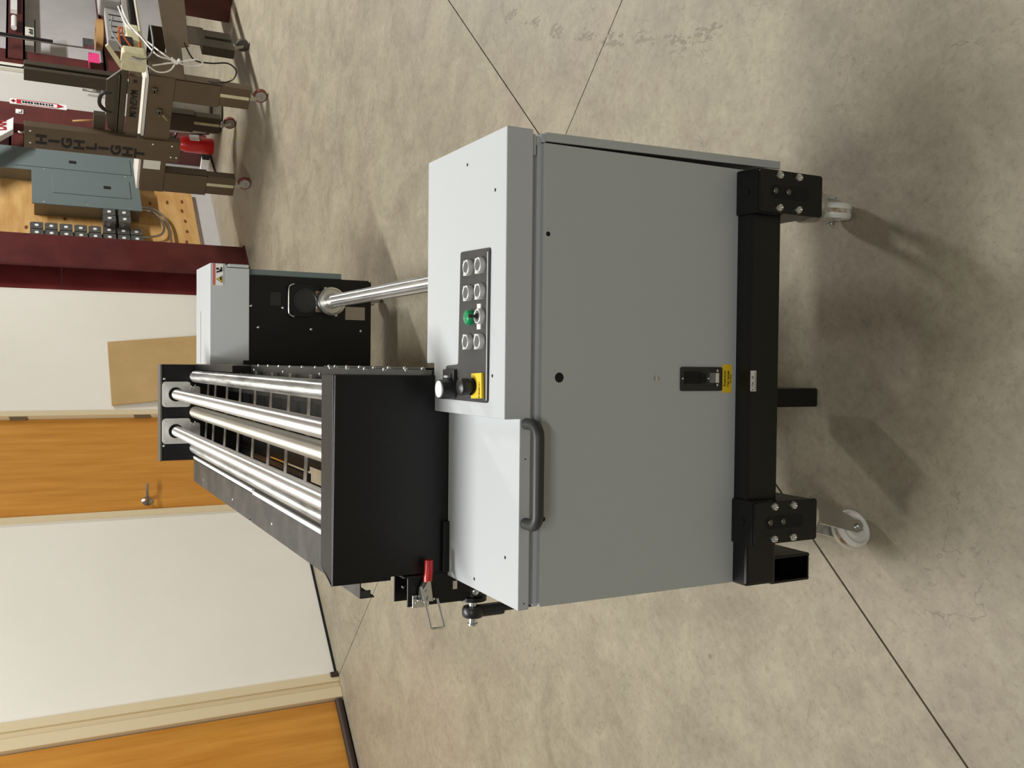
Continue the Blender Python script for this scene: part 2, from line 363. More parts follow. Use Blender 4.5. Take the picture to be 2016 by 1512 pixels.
# steel frame column: front flange, web, rear flange
col = thing('steel_column', 'tall dark red steel building column beside the plywood board', 'column', (6.4, 5.2, 0), frame=True)
mb = MB(ROT); mb.box(6.105, 6.478, 5.10, 5.122, 0, 4.9); mb.build('front_flange', 'redsteel', col, bevel=.006)
mb = MB(ROT); mb.box(6.275, 6.29, 5.122, 5.232, 0, 4.9); mb.build('web', 'redsteel', col)
mb = MB(ROT); mb.box(5.965, 6.57, 5.232, 5.25, 0, 1.42); mb.box(5.965, 6.57, 5.230, 5.25, 1.425, 4.9); mb.build('rear_flange', 'redsteel_lit', col, bevel=.002)
mb = MB(ROT); mb.box(6.10, 6.48, 5.085, 5.23, 0, .018); mb.build('base_plate', 'redsteel', col, bevel=.003)
mb = MB(ROT); mb.box(6.56, 6.60, 5.25, 5.77, 0, 4.9); struct(mb.build('trim_4', 'wall'))
# back wall steelwork
def girt(u0, u1, z0, z1, n):
    mb = MB(ROT); mb.box(u0, u1, 5.60, 5.615, z0, z1); mb.box(u0, u1, 5.60, 5.765, z0, z0 + .02); mb.box(u0, u1, 5.60, 5.765, z1 - .02, z1)
    return struct(mb.build('trim_%d' % n, 'redsteel2'))
girt(10.0, 14, .63, .90, 5); girt(10.0, 14, 1.66, 1.84, 6); girt(8.1, 8.9, .78, .95, 7); girt(8.1, 8.9, 1.66, 1.80, 8)
mb = MB(ROT); mb.box(8.62, 8.98, 5.50, 5.76, 0, 4.9); struct(mb.build('trim_9', 'redsteel2'))
mb = MB(ROT); mb.box(9.84, 10.2, 5.62, 5.76, 0, 4.9); struct(mb.build('trim_10', 'redsteel2'))
mb = MB(ROT); mb.box(9.72, 9.82, 5.56, 5.76, 0, 4.9); mb.box(9.735, 9.75, 5.55, 5.562, 0, 4.9, k=1); struct(mb.build('trim_11', ['offwhite', 'void']))
mb = MB(ROT); mb.box(8.985, 9.715, 5.60, 5.66, .02, 2.2); d3 = struct(mb.build('door_3', 'doorwhite'))
h_ = MB(ROT); h_.lathe((9.56, 5.60, 1.0), (0, -1, 0), [(0, .035), (.008, .035), (.02, .02), (.05, .012), (.05, 0)], 16, k=0)
h_.tube([(9.56, 5.545, 1.0), (9.49, 5.545, .97)], .012, 10); h_.build('door_handle', 'dullsteel', d3)
h_ = MB(ROT); h_.tube([(9.45, 5.54, 1.14), (9.43, 5.54, .80)], .012, 8); h_.build('pull_bar', 'dullsteel', d3, label='grey vertical pull bar')

# ---------------------------------------------------------------- the big finishing machine
mc = thing('paper_web_machine', 'long grey and black roller machine on castors filling the middle of the picture', 'machine', (0, 1.49, 0))
def part(mb, name, mats, bevel=0, label=None, parent=None): return mb.build(name, mats, parent or mc, bevel, label)
mb = MB(); mb.box(-.448, .398, 1.505, 1.80, .345, .878); part(mb, 'cabinet_body', 'paint2')
mb = MB(); mb.box(.398, .409, 1.512, 1.80, .30, .876); part(mb, 'side_gap_liner', 'void')
mb = MB(); mb.box(-.451, .404, 1.490, 1.5045, .345, .853); fp = part(mb, 'front_panel', 'paint2', .0015, 'large flat grey front panel')
mb = MB(); mb.box(-.4505, .404, 1.5, 1.5055, .8535, .862); part(mb, 'panel_lip', 'paint')
mb = MB()
mb.add([(.4065, 1.488, .850), (.4225, 1.488, .850), (.431, 1.488, .281), (.4155, 1.488, .281), (.4065, 1.494, .850), (.4225, 1.80, .850), (.431, 1.80, .281), (.4155, 1.494, .281), (.4175, 1.80, .850), (.426, 1.80, .281), (.4175, 1.494, .85), (.426, 1.494, .281)],
       [(0, 1, 2, 3), (0, 3, 7, 4), (1, 5, 6, 2), (5, 8, 9, 6), (8, 10, 11, 9), (10, 4, 7, 11), (0, 4, 10, 8, 5, 1), (3, 2, 6, 9, 11, 7)])
part(mb, 'side_cover', 'paint2', 0, 'grey side cover folded round the right edge')
mb = MB(); mb.box(.405, .420, 1.492, 1.56, .850, .858); mb.box(.400, .416, 1.50, 1.80, .853, .878); part(mb, 'side_cover_tab', 'paint')
mb = MB(); mb.box(-.4525, -.098, 1.488, 1.806, .8765, .8995); cv = part(mb, 'cabinet_cover', 'paint', .002)
mb = MB(); mb.prism([(-.102, 1.488), (.425, 1.488), (.425, 1.852), (-.002, 1.852), (-.002, 1.813), (-.102, 1.813)], 2, .8765, .931); part(mb, 'control_cover', 'paint', .0022)
mb = MB(); mb.box(.380, .418, 1.495, 1.52, .868, .8765); part(mb, 'cover_bracket', 'paint2')
def blackhole(r): return lambda mb: mb.lathe((0, 0, -.002), (0, 0, 1), [(0, r), (.0022, r), (.0022, 0)], 14)
for (x, y, z, a) in ((.385, 1.655, .931, 2), (.317, 1.533, .931, 2), (-.024, 1.538, .931, 2), (-.364, 1.54, .8995, 2), (-.432, 1.673, .8995, 2)):
    inst('hole_s', blackhole(.0033), 'screw_hole', mc, (x, y, z), (0, 0, 1), 'void')
for (x, z) in ((.238, .843), (.179, .380), (-.236, .385), (-.288, .847)):
    inst('hole_m', blackhole(.0045), 'screw_hole', mc, (x, 1.490, z), (0, -1, 0), 'void')
inst('hole_l', blackhole(.0095), 'cable_hole', mc, (-.026, 1.490, .816), (0, -1, 0), 'void')
for x in (-.175, -.44): inst('hole_t', blackhole(.0015), 'screw_hole', mc, (x, 1.488, .887), (0, -1, 0), 'void')
def lockf(mb): mb.lathe((0, 0, -.002), (0, 0, 1), [(0, .0062), (.004, .0062), (.0045, .005), (.0035, .003), (.0035, 0)], 14)
inst('lock', lockf, 'panel_screw', mc, (-.027, 1.490, .595), (0, -1, 0), 'steel')
# grab handle
pts = [(-.1105, 1.488, .886), (-.1105, 1.465, .886)] + [(-.1105 - .022 * (1 - math.cos(t)), 1.465 - .024 * math.sin(t), .886) for t in [PI / 2 * i / 8 for i in range(1, 9)]]
pts += [(-.293 + .022 * (1 - math.cos(t)), 1.465 - .024 * math.sin(t), .886) for t in [PI / 2 * i / 8 for i in range(8, 0, -1)]] + [(-.293, 1.465, .886), (-.293, 1.488, .886)]
mb = MB(); mb.tube(pts, .0105, 18); part(mb, 'grab_handle', 'handle', 0, 'matt black tubular handle')
# control panel
pl = [(-.075, 1.552), (.213, 1.548), (.217, 1.676), (-.004, 1.683), (-.007, 1.743), (-.0745, 1.755)]
def roundpoly(P, r, n=4):
    out = []
    for i, p in enumerate(P):
        p = Vector(p); a = Vector(P[i - 1]) - p; b = Vector(P[(i + 1) % len(P)]) - p
        p0 = p + a.normalized() * r; p1 = p + b.normalized() * r
        for j in range(n + 1):
            t = j / n; q = p0 * (1 - t) ** 2 + p * 2 * t * (1 - t) + p1 * t * t; out.append((q.x, q.y))
    return out
mb = MB(); mb.prism(roundpoly(pl, .007), 2, .930, .9345); cp = part(mb, 'control_panel', 'panelplate', 0, 'dark grey control panel plate')
mb = MB(); mb.box(-.07, .206, 1.5535, 1.5555, .9345, .9352); part(mb, 'plate_edge_line', 'white', parent=cp)
def button(x, y, kind):
    mb = MB(); z = .9345
    if kind in 'bt':
        if kind == 'b': mb.box(x - .0145, x + .0145, y + .000, y + .0235, z, z + .0045, k=1)
        else:
            mb.box(x - .024, x - .006, y, y + .016, z, z + .003, k=1); mb.box(x + .006, x + .024, y, y + .016, z, z + .003, k=1)
        mb.lathe((x, y, z), (0, 0, 1), [(0, .0148), (.008, .0148), (.0105, .0138), (.0112, .0125), (.0105, .0108)], 32, k=0)
        mb.lathe((x, y, z), (0, 0, 1), [(.0104, .0110), (.0100, 0)], 32, k=2)
        if kind == 't':
            mb.cyl((x, y, z + .008), (x, y, z + .014), .0065, .005, 14, k=3); mb.cyl((x, y, z + .013), (x, y + .002, z + .027), .003, .0036, 12, k=3)
        nm = 'push_button' if kind == 'b' else 'toggle_switch'
    else:
        mb.lathe((x, y, z), (0, 0, 1), [(0, .0150), (.006, .0150), (.009, .0142), (.0115, .012), (.013, .007), (.0135, 0)], 28, k=0); nm = 'green_button'
    return mb.build(nm, ['green'] if kind == 'g' else ['btnring', 'label', 'btncap', 'blackpl'], cp, label='round green button' if kind == 'g' else None)
for x in (.183, .134, .040):
    button(x, 1.577, 'b'); button(x, 1.629, 'b')
button(.087, 1.577, 't'); button(.087, 1.624, 'g')
# emergency stop on its yellow plate, white capped key knob, small rocker
def arcplate():
    mb = MB(); o_ = [(-.0225, 1.6085), (-.0195, 1.561), (-.0655, 1.561), (-.0685, 1.6085), (-.056, 1.6085)]
    pts = [(-.0205, 1.610), (-.0185, 1.566), (-.0665, 1.563), (-.0685, 1.610), (-.060, 1.610)]
    for i in range(9):
        a = PI + PI * i / 8; pts.append((-.0445 + .0155 * math.cos(a), 1.606 + .0155 * math.sin(a) * 1.3))
    pts.append((-.029, 1.610)); mb.prism(pts, 2, .9345, .9405); return mb
arcplate().build('emergency_stop_plate', 'yellow', cp, bevel=.001, label='yellow plate round the emergency stop')
text('EMERGENCY', .006, (-.0665, 1.571, .9407), (1, 0, 0), (0, 1, 0), 'ink', cp, sx=.9)
mb = MB(); mb.lathe((-.046, 1.608, .9345), (0, 0, 1), [(0, .0165), (.008, .0165), (.009, .013), (.013, .013), (.015, .0172), (.027, .0172), (.0305, .0160), (.033, .011), (.034, 0)], 28, k=0)
mb.build('emergency_stop_knob', 'blackpl', cp, label='dark domed mushroom knob')
mb = MB(); mb.lathe((-.053, 1.703, .9345), (0, 0, 1), [(0, .0205), (.026, .0198), (.031, .019), (.0315, .0172)], 28, k=0); mb.lathe((-.053, 1.703, .9345), (0, 0, 1), [(.0315, .0170), (.0335, .0165), (.034, 0)], 28, k=1)
mb.build('indicator_knob', ['blackpl', 'white'], cp, label='tall black knob with a white cap')
mb = MB(); mb.box(-.052, -.014, 1.688, 1.742, .9345, .942, k=0); mb.box(-.040, -.022, 1.700, 1.728, .942, .944, k=0); mb.box(-.031, -.026, 1.704, 1.722, .944, .949, k=1); mb.build('key_switch', ['blackpl', 'btnring'], cp, bevel=.001)
# socket plate and its labels
mb = MB(); mb.prism(rrect(-.0525, -.004, .4305, .536, .004), 1, 1.4865, 1.4905); sp = part(mb, 'socket_plate', 'blackpl', 0, 'black connector plate')
mb = MB(); mb.prism(rrect(-.038, -.013, .485, .527, .002), 1, 1.4850, 1.4866); mb.prism(rrect(-.036, -.017, .475, .490, .002), 1, 1.4835, 1.4866); mb.build('socket', 'void', sp)
mb = MB(); mb.box(-.036, -.016, 1.478, 1.4866, .446, .455, k=0); mb.box(-.034, -.018, 1.4775, 1.478, .4475, .4535, k=1); mb.cyl((-.0405, 1.482, .4465), (-.0405, 1.4866, .4465), .0025, n=8, k=0); mb.cyl((-.0115, 1.482, .4465), (-.0115, 1.4866, .4465), .0025, n=8, k=0)
mb.build('data_connector', ['steel', 'offwhite'], sp)
for z in (.531, .466): inst('pscr', dome(.0022, .0014), 'screw', sp, (-.0275, 1.4865, z), (0, -1, 0), 'steel')
mb = MB(); mb.box(-.0565, .0015, 1.4888, 1.4903, .4035, .4275); yl = part(mb, 'warning_label', 'yellow', 0, 'yellow sticker')
text('Attention', .0085, (-.0275, 1.4885, .4195), (1, 0, 0), (0, 0, 1), 'ink', yl, align='CENTER')
text('High leakage', .0065, (-.0275, 1.4885, .4115), (1, 0, 0), (0, 0, 1), 'ink', yl, align='CENTER')
text('current', .0058, (-.0275, 1.4885, .4058), (1, 0, 0), (0, 0, 1), 'ink', yl, align='CENTER')
# base frame
def hollow(mb, x0, x1, y0, y1, z0, z1, t=.004):
    mb.box(x0, x0 + t, y0, y1, z0, z1); mb.box(x1 - t, x1, y0, y1, z0, z1); mb.box(x0 + t, x1 - t, y0, y1, z0, z0 + t); mb.box(x0 + t, x1 - t, y0, y1, z1 - t, z1)
mb = MB(); mb.box(-.4525, .392, 1.449, 1.528, .312, .392); part(mb, 'front_beam', 'black', .006)
mb = MB(); hollow(mb, -.458, -.400, 1.462, 2.35, .205, .3115); part(mb, 'side_tube', 'black', .0015, 'open ended black square tube')
mb = MB(); hollow(mb, .335, .392, 1.56, 2.35, .235, .3115); part(mb, 'side_tube', 'black', .0015)
mb = MB(); mb.box(-.40, .335, 2.27, 2.35, .235, .312); part(mb, 'rear_beam', 'black', .005)
mb = MB(); mb.box(-.094, -.051, 1.575, 1.70, .07, .3115); part(mb, 'drop_leg', 'black', .004)
mb = MB(); mb.box(-.0525, -.0105, 1.4478, 1.4492, .3745, .389); lb = part(mb, 'serial_label', 'label')
text('E 1706 - 49', .0062, (-.0505, 1.4476, .382), (1, 0, 0), (0, 0, 1), 'ink', lb); 
mb = MB()
for i in range(14): mb.box(-.0500 + i * .0027, -.0485 + i * .0027, 1.4474, 1.448, .3762, .3785)
mb.build('printed_line', 'ink', lb)
def boltf(mb): mb.lathe((0, 0, -.001), (0, 0, 1), [(0, .0088), (.004, .0086), (.0075, .0065), (.0085, .0042), (.0065, .0040), (.0065, 0)], 16)
def bracket(cx, rz, lab):
    mb = MB()
    mb.prism(rrect(cx - .043, cx + .043, .224, .394, .006), 1, 1.424, 1.4305)
    slot = part(mb, 'castor_plate', 'black', .0012, lab)
    mb = MB(); mb.prism([(1.4305, .335), (1.4305, .395), (1.489, .400), (1.489, .335)], 0, cx - .046, cx + .046); part(mb, 'corner_block', 'black', .004)
    mb = MB(); mb.box(cx - .040, cx + .040, 1.4305, 1.56, .222, .312); part(mb, 'castor_mount', 'black', .002)
    mb = MB(); mb.prism(rrect(cx - .0135, cx + .0135, .262, .366, .012), 1, 1.4235, 1.4241); mb.build('slot', 'void', slot)
    for z in (.3435, .2915):
        for s in (-1, 1): inst('bigbolt', boltf, 'bolt', slot, (cx + s * .0325, 1.424, z), (0, -1, 0), 'steel')
    for z in (.353, .318): inst('dullbolt', dome(.0065, .004), 'bolt', slot, (cx + .001, 1.4235, z), (0, -1, 0), 'dullsteel')
    mb = MB(); mb.lathe((cx, 1.462, .396), (0, 0, 1), [(0, .010), (.0022, .010), (.0022, .007), (-.004, .007), (-.004, 0)], 16); part(mb, 'plug', 'void')
bracket(-.320, 0, 'black bolted castor plate on the left'); bracket(.352, 0, 'black bolted castor plate on the right')
def caster(sx, sy, th, top=.222, r=.044, w=.034, off=.034):
    """th = direction (angle) in which the wheel trails"""
    t = Vector((math.cos(th), math.sin(th), 0)); n = Vector((-t.y, t.x, 0)); c = Vector((sx, sy, r)) + t * off
    mb = MB(); mb.lathe((sx, sy, top), (0, 0, -1), [(0, .032), (.028, .032), (.030, .038), (.040, .040), (.046, .036), (.052, .038), (.066, .038), (.072, .034), (.078, .030), (.078, 0)], 28)
    fk = part(mb, 'castor', 'steel', 0)
    for s in (-1, 1):
        q = n * s * (w / 2 + .005); mb = MB(); prof = []
        A = Vector((sx, sy, 0)); 
        P = [(A - t * .030, top - .070), (A + t * .034, top - .070), (c + t * .014, r + .012), (c + t * .012, r - .010), (c - t * .012, r - .012), (c - t * .016, r + .004), (A - t * .032, top - .090)]
        vs = [Vector((p.x, p.y, z)) + q for p, z in P]; vs2 = [v + n * s * .003 for v in vs]; k = len(vs)
        mb.add(vs + vs2, [list(range(k)), list(range(k, 2 * k))] + [(i, (i + 1) % k, k + (i + 1) % k, k + i) for i in range(k)])
        mb.build('fork_arm', 'steel', fk)
        mb = MB(); mb.cyl(c + q + n * s * .003, c + q + n * s * .010, .0085, n=6); mb.build('axle_nut', 'steel', fk)
    mb = MB(); h = w / 2
    mb.lathe(c, n, [(-h + .003, 0), (-h + .003, .012), (-h, .014), (-h, r * .5), (-h + .006, r * .56), (-h + .006, r * .78), (-h, r * .84), (-h, r * .92), (-h + .004, r * .98), (-h * .3, r)], 40)
    mb.lathe(c, n, [(h - .003, 0), (h - .003, .012), (h, .014), (h, r * .5), (h - .006, r * .56), (h - .006, r * .78), (h, r * .84), (h, r * .92), (h - .004, r * .98), (h * .3, r)], 40)
    mb.lathe(c, n, [(-h * .3, r), (h * .3, r)], 40, k=1)
    mb.build('wheel', ['nylon', 'rust'], fk, label='white nylon wheel with a brown worn band')
caster(-.326, 1.520, math.radians(208.7), off=.048); caster(.352, 1.515, math.radians(84), off=.053)
caster(-.42, 2.31, math.radians(100), top=.205); caster(.363, 2.31, math.radians(80), top=.235)
# roller section: near end plate
mb = MB(); mb.prism([(-.451, 1.15), (-.027, 1.147), (-.027, .55), (-.4435, .55), (-.4435, 1.026), (-.451, 1.026)], 1, 1.806, 1.811)
mb.prism([(-.451, 1.811), (-.424, 1.8905), (-.027, 1.8905), (-.027, 1.811)], 2, 1.147, 1.150)
mb.box(-.030, -.027, 1.811, 1.87, .9, 1.147); np_ = part(mb, 'near_end_plate', 'black', .0012)
mb = MB(); mb.box(-.443, -.335, 1.795, 1.8055, .8998, .914); part(mb, 'angle_bracket', 'black', .001)
# far end plate with its bearing plates
mb = MB(); mb.box(-.452, -.021, 4.392, 4.397, .45, 1.150); mb.box(-.455, -.021, 4.397, 4.475, 1.147, 1.150); fe = part(mb, 'far_end_plate', 'black', .0012)
mb = MB(); mb.box(-.452, -.021, 4.389, 4.3925, 1.1475, 1.1515); mb.build('plate_edge', 'dullsteel', fe)
mb = MB(); mb.box(-.4545, -.021, 4.396, 4.478, 1.1505, 1.153); mb.build('top_flange', 'greydark', fe)
for cx in (-.155, -.3195):
    mb = MB(); pr = rrect(cx - .057, cx + .057, 1.025, 1.146, .014)
    k = len(pr); n = 28; ci = [(cx + .031 * math.cos(2 * PI * i / n), 1.088 + .031 * math.sin(2 * PI * i / n)) for i in range(n)]
    # plate with a round hole, bridged by angle
    def ray_hit(a):
        d = Vector((math.cos(a), math.sin(a))); best = None
        for i in range(k):
            p = Vector(pr[i]) - Vector((cx, 1.088)); q = Vector(pr[(i + 1) % k]) - Vector((cx, 1.088)); e = q - p
            den = d.x * e.y - d.y * e.x
            if abs(den) < 1e-12: continue
            t = (p.x * e.y - p.y * e.x) / den; s_ = (p.x * d.y - p.y * d.x) / den
            if t > 0 and -1e-6 <= s_ <= 1 + 1e-6: best = t if best is None else min(best, t)
        return (cx + d.x * best, 1.088 + d.y * best)
    n = 56; inn = [(cx + .031 * math.cos(2 * PI * i / n), 1.088 + .031 * math.sin(2 * PI * i / n)) for i in range(n)]; out = [ray_hit(2 * PI * i / n) for i in range(n)]
    vs = [(p[0], 4.382, p[1]) for p in inn] + [(p[0], 4.382, p[1]) for p in out] + [(p[0], 4.392, p[1]) for p in inn] + [(p[0], 4.392, p[1]) for p in out]
    fs = []
    for i in range(n):
        j = (i + 1) % n; fs += [(i, j, n + j, n + i), (2 * n + i, 3 * n + i, 3 * n + j, 2 * n + j), (n + i, n + j, 3 * n + j, 3 * n + i), (i, 2 * n + i, 2 * n + j, j)]
    mb.add(vs, fs); bp_ = mb.build('bearing_plate', 'plate', fe, bevel=.0015)
    mb = MB(); mb.prism(rrect(cx - .036, cx + .036, .985, 1.03, .01), 1, 4.380, 4.391); mb.build('bearing_foot', 'plate', fe)
    for (dx, z) in ((.036, 1.022), (.030, 1.010), (.040, 1.006), (.042, 1.133), (-.042, 1.133)): inst('bscr', dome(.0035, .003), 'screw', fe, (cx + dx, 4.381, z), (0, -1, 0), 'steel')
for (x, z) in ((-.086, 1.136), (-.385, 1.138), (-.033, .99)): inst('fscr', dome(.0055, .004), 'screw', fe, (x, 4.392, z), (0, -1, 0), 'steel')
for i in range(3): inst('hole_m', blackhole(.0045), 'screw_hole', fe, (-.2375, 4.392, 1.125 - .037 * i), (0, -1, 0), 'void')
# rollers
def roller(x, z, r, m_, lab, end=4.386):
    mb = MB(); mb.lathe((x, 1.815, z), (0, 1, 0), [(0, 0), (0, r * .9), (.003, r), (end - 1.815 - .003, r), (end - 1.815, r * .93), (end - 1.815, 0)], 40)
    o = part(mb, 'roller', m_, 0, lab)
    mb = MB(); mb.cyl((x, end, z), (x, 4.393, z), .010, n=12); mb.build('axle', 'dullsteel', o)
roller(-.155, 1.086, .0235, 'alu', 'upper right brushed aluminium roller', 4.36); roller(-.320, 1.086, .0235, 'alu', 'upper left brushed aluminium roller', 4.36)
roller(-.0745, 1.003, .0265, 'chrome', 'lower right glossy streaked roller'); roller(-.236, 1.003, .0270, 'alu2', 'lower middle satin roller'); roller(-.397, 1.003, .0265, 'chrome', 'lower left glossy streaked roller')
# left guard shelf with its white strip
gp = [(-.5475, 2.052), (-.451, 2.052), (-.451, 4.392), (-.5475, 4.392), (-.5475, 3.225), (-.541, 3.225), (-.541, 3.195), (-.5475, 3.195)]
mb = MB(); mb.prism(gp, 2, 1.007, 1.010); mb.box(-.5475, -.5445, 2.052, 4.392, .975, 1.007); mb.box(-.5475, -.53, 2.052, 2.056, .984, 1.007); mb.box(-.453, -.450, 2.052, 4.392, .965, 1.008)
gd = part(mb, 'side_guard', 'guard', 0, 'scuffed dark guard shelf along the left side')
for (x, y) in ((-.512, 4.133), (-.514, 3.515), (-.508, 2.907)): inst('gscr', dome(.0055, .003), 'screw', gd, (x, y, 1.010), (0, 0, 1), 'steel')
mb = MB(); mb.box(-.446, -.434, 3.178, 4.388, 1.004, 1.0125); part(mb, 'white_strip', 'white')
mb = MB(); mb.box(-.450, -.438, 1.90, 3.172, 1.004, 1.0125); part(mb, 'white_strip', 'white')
mb = MB(); mb.box(-.450, -.426, 1.84, 4.39, .93, 1.0035); part(mb, 'left_rail', 'black', .001)
# slatted tray below the rollers
mb = MB(); mb.box(-.052, -.0175, 1.815, 3.56, .932, .935); mb.box(-.0195, -.0165, 1.815, 3.56, .89, .932); rr_ = part(mb, 'right_rail', 'scuff', 0, 'scuffed black rail with screws')
mb = MB(); mb.box(-.045, -.020, 3.56, 4.39, .88, 1.004); part(mb, 'right_rail_end', 'black')
mb = MB(); mb.box(-.016, -.0125, 1.86, 2.62, .86, .931); part(mb, 'lower_flange', 'black')
for i, y in enumerate((3.436, 3.286, 3.133, 2.986, 2.839, 2.693, 2.545, 2.393, 2.249, 2.107, 1.962)): inst('rscr', dome(.0045, .004), 'screw', rr_, (-.0185, y, .935), (0, 0, 1), 'steel')
for (x, y) in ((-.035, 3.502), (-.037, 3.071), (-.038, 2.645), (-.038, 2.424)): inst('rscr', None, 'screw', rr_, (x, y, .935), (0, 0, 1))
for y in (2.57, 2.512, 2.407, 2.301, 2.191, 2.087, 1.981, 1.875): inst('rscr', None, 'screw', rr_, (-.0145, y, .931), (0, 0, 1))
mb = MB(); mb.box(-.395, -.365, 1.85, 4.39, .925, .955); part(mb, 'tray_rail', 'black')
for y in (2.22, 2.46, 2.696, 2.93, 3.167, 3.41, 3.67, 3.93, 4.191, 4.37):
    mb = MB(); mb.prism([(-.372, .962), (-.04, .946), (-.04, .949), (-.372, .965)], 1, y - .017, y + .017); part(mb, 'tray_slat', 'slat')
mb = MB(); mb.box(-.393, -.05, 3.27, 4.39, .79, .793); mb.box(-.375, -.05, 1.85, 3.27, .79, .793); mb.box(-.45, -.403, 3.27, 4.39, .785, .80); part(mb, 'belly_pan', 'blackpl')
for x in (-.12, -.285):
    mb = MB(); mb.box(x - .018, x + .018, 1.85, 4.39, .84, .875); part(mb, 'tray_channel', 'blackpl', .004)
mb = MB(); mb.box(-.44, -.40, 2.35, 4.39, .25, .32); mb.box(-.06, -.02, 2.35, 4.39, .25, .32); part(mb, 'long_beam', 'black')
# far cabinet
mb = MB(); mb.box(-.45, .402, 4.455, 4.80, .154, .752); fb = part(mb, 'far_cabinet', 'black', .001)
mb = MB(); mb.box(.4025, .4295, 4.460, 4.80, .306, .752); part(mb, 'far_side_cover', 'panelgrey')
mb = MB(); mb.prism([(-.02, .753), (.4300, .753), (.4300, .856), (.4475, .863), (.4475, .930), (-.02, .930)], 1, 4.451, 4.832); part(mb, 'far_cover', 'paint', .002)
mb = MB(); mb.box(.4335, .4475, 4.451, 4.80, .755, .848); part(mb, 'far_cover_flap', 'paint', .002)
mb = MB(); mb.box(-.016, .235, 4.70, 4.704, .9295, .9306); part(mb, 'cover_seam', 'void')
mb = MB(); mb.box(-.02, .0, 4.44, 4.451, .75, .78); part(mb, 'cover_clip', 'black')
mb = MB(); mb.box(.346, .4455, 4.4495, 4.451, .872, .9195, k=0); mb.box(.346, .4455, 4.449, 4.4505, .9075, .9195, k=1)
st = part(mb, 'hazard_sticker', ['white', 'redstripe'], 0, 'white crushing hazard sticker with a red stripe')
mb = MB(); mb.prism([(.357, .877), (.391, .877), (.374, .904)], 1, 4.4485, 4.4495, k=0); mb.prism([(.361, .8795), (.387, .8795), (.374, .900)], 1, 4.448, 4.4486, k=1); mb.box(.370, .383, 4.4475, 4.448, .881, .888, k=0); mb.build('warning_triangle', ['ink', 'yellow'], st)
mb = MB(); mb.prism([(.402, .904), (.411, .902), (.416, .874), (.409, .880)], 1, 4.448, 4.4495); mb.box(.414, .420, 4.448, 4.4495, .878, .890); mb.box(.420, .430, 4.448, 4.4495, .878, .884); mb.box(.417, .426, 4.448, 4.4495, .893, .904); mb.build('hand_pictogram', 'ink', st)
for (x, z) in ((.257, .744), (.253, .594), (.157, .71), (.154, .456), (.151, .206), (.40, .16)): inst('cscr', dome(.006, .004), 'screw', fb, (x, 4.455, z), (0, -1, 0), 'steel')
# recessed spindle socket with silver rim
mb = MB(); mb.prism(rrect(.212, .368, .44, .572, .03), 1, 4.437, 4.455); sk = part(mb, 'spindle_housing', 'black', .002)
mb = MB(); mb.tube(curve([(.212, 4.437, .545), (.219, 4.436, .563), (.235, 4.435, .571), (.29, 4.435, .572), (.345, 4.435, .571), (.361, 4.436, .563), (.368, 4.437, .545)], 5), .0035); mb.build('silver_rim', 'steel', sk)
mb = MB(); mb.lathe((.290, 4.437, .49), (0, -1, 0), [(0, .058), (.004, .058), (.004, .052), (.002, .05), (.002, 0)], 28); mb.build('round_cap', 'blackpl', sk)
mb = MB(); mb.prism(rrect(.262, .325, .605, .655, .003), 1, 4.452, 4.4555); part(mb, 'blank_plate', 'blackpl')
mb = MB(); mb.box(.238, .340, 4.450, 4.455, .405, .458); part(mb, 'etched_plate', 'copper')
mb = MB(); mb.box(.205, .269, 4.451, 4.455, .187, .287); part(mb, 'bright_plate', 'nickel')
# chuck disc and air shaft
sx, sz = .290, .368
mb = MB(); mb.lathe((sx, 4.43, sz), (0, -1, 0), [(-.02, .03), (0, .03), (0, .066), (.006, .070), (.022, .070), (.027, .067), (.029, .060), (.026, .056), (.026, .036), (.022, .034), (.022, 0)], 40)
for a in (.5, PI + .3): mb.box(sx + .069 * math.cos(a) - .006, sx + .069 * math.cos(a) + .006, 4.405, 4.420, sz + .069 * math.sin(a) - .006, sz + .069 * math.sin(a) + .006)
part(mb, 'chuck_disc', 'steel', 0, 'round silver chuck disc')
mb = MB(); r = .031; mb.lathe((sx, 1.95, sz), (0, 1, 0), [(0, 0), (0, r), (2.44, r), (2.455, r * .9), (2.46, 0)], 36)
for a in (40, 70, 110, 150): 
    a = math.radians(a); mb.box(sx + r * math.cos(a) - .003, sx + r * math.cos(a) + .003, 1.97, 4.33, sz + r * math.sin(a) - .003, sz + r * math.sin(a) + .0015, k=1)
part(mb, 'air_shaft', ['alu', 'chrome'], 0, 'long bright metal shaft')
for x in (-.35, .33): caster(x, 4.72, math.radians(90), top=.154, r=.044)
# latch assembly at the left corner
y0 = 1.805
mb = MB()
mb.box(-.5111, -.4463, y0, y0 + .005, .8171, .9898); mb.box(-.4512, -.4463, y0, y0 + .060, .8171, .9986); mb.box(-.5111, -.4463, y0 + .055, y0 + .060, .8171, .9986)
ch = part(mb, 'latch_bracket', 'black', .002)
for z in (.9790, .9594): inst('lscr', dome(.0035, .002), 'screw', ch, (-.4807, y0 + .055, z), (0, -1, 0), 'steel')
mb = MB(); mb.box(-.5131, -.4866, y0 - .004, y0, .9427, .9800, k=0); mb.box(-.4905, -.4689, y0 - .022, y0 - .004, .9496, .9564, k=0); mb.box(-.4934, -.4895, y0 - .03, y0, .9397, .9790, k=0)
lt = part(mb, 'toggle_clamp', 'steel', .0008)
for z in (.9711, .9525): inst('lscr', None, 'screw', lt, (-.5032, y0 - .004, z), (0, -1, 0))
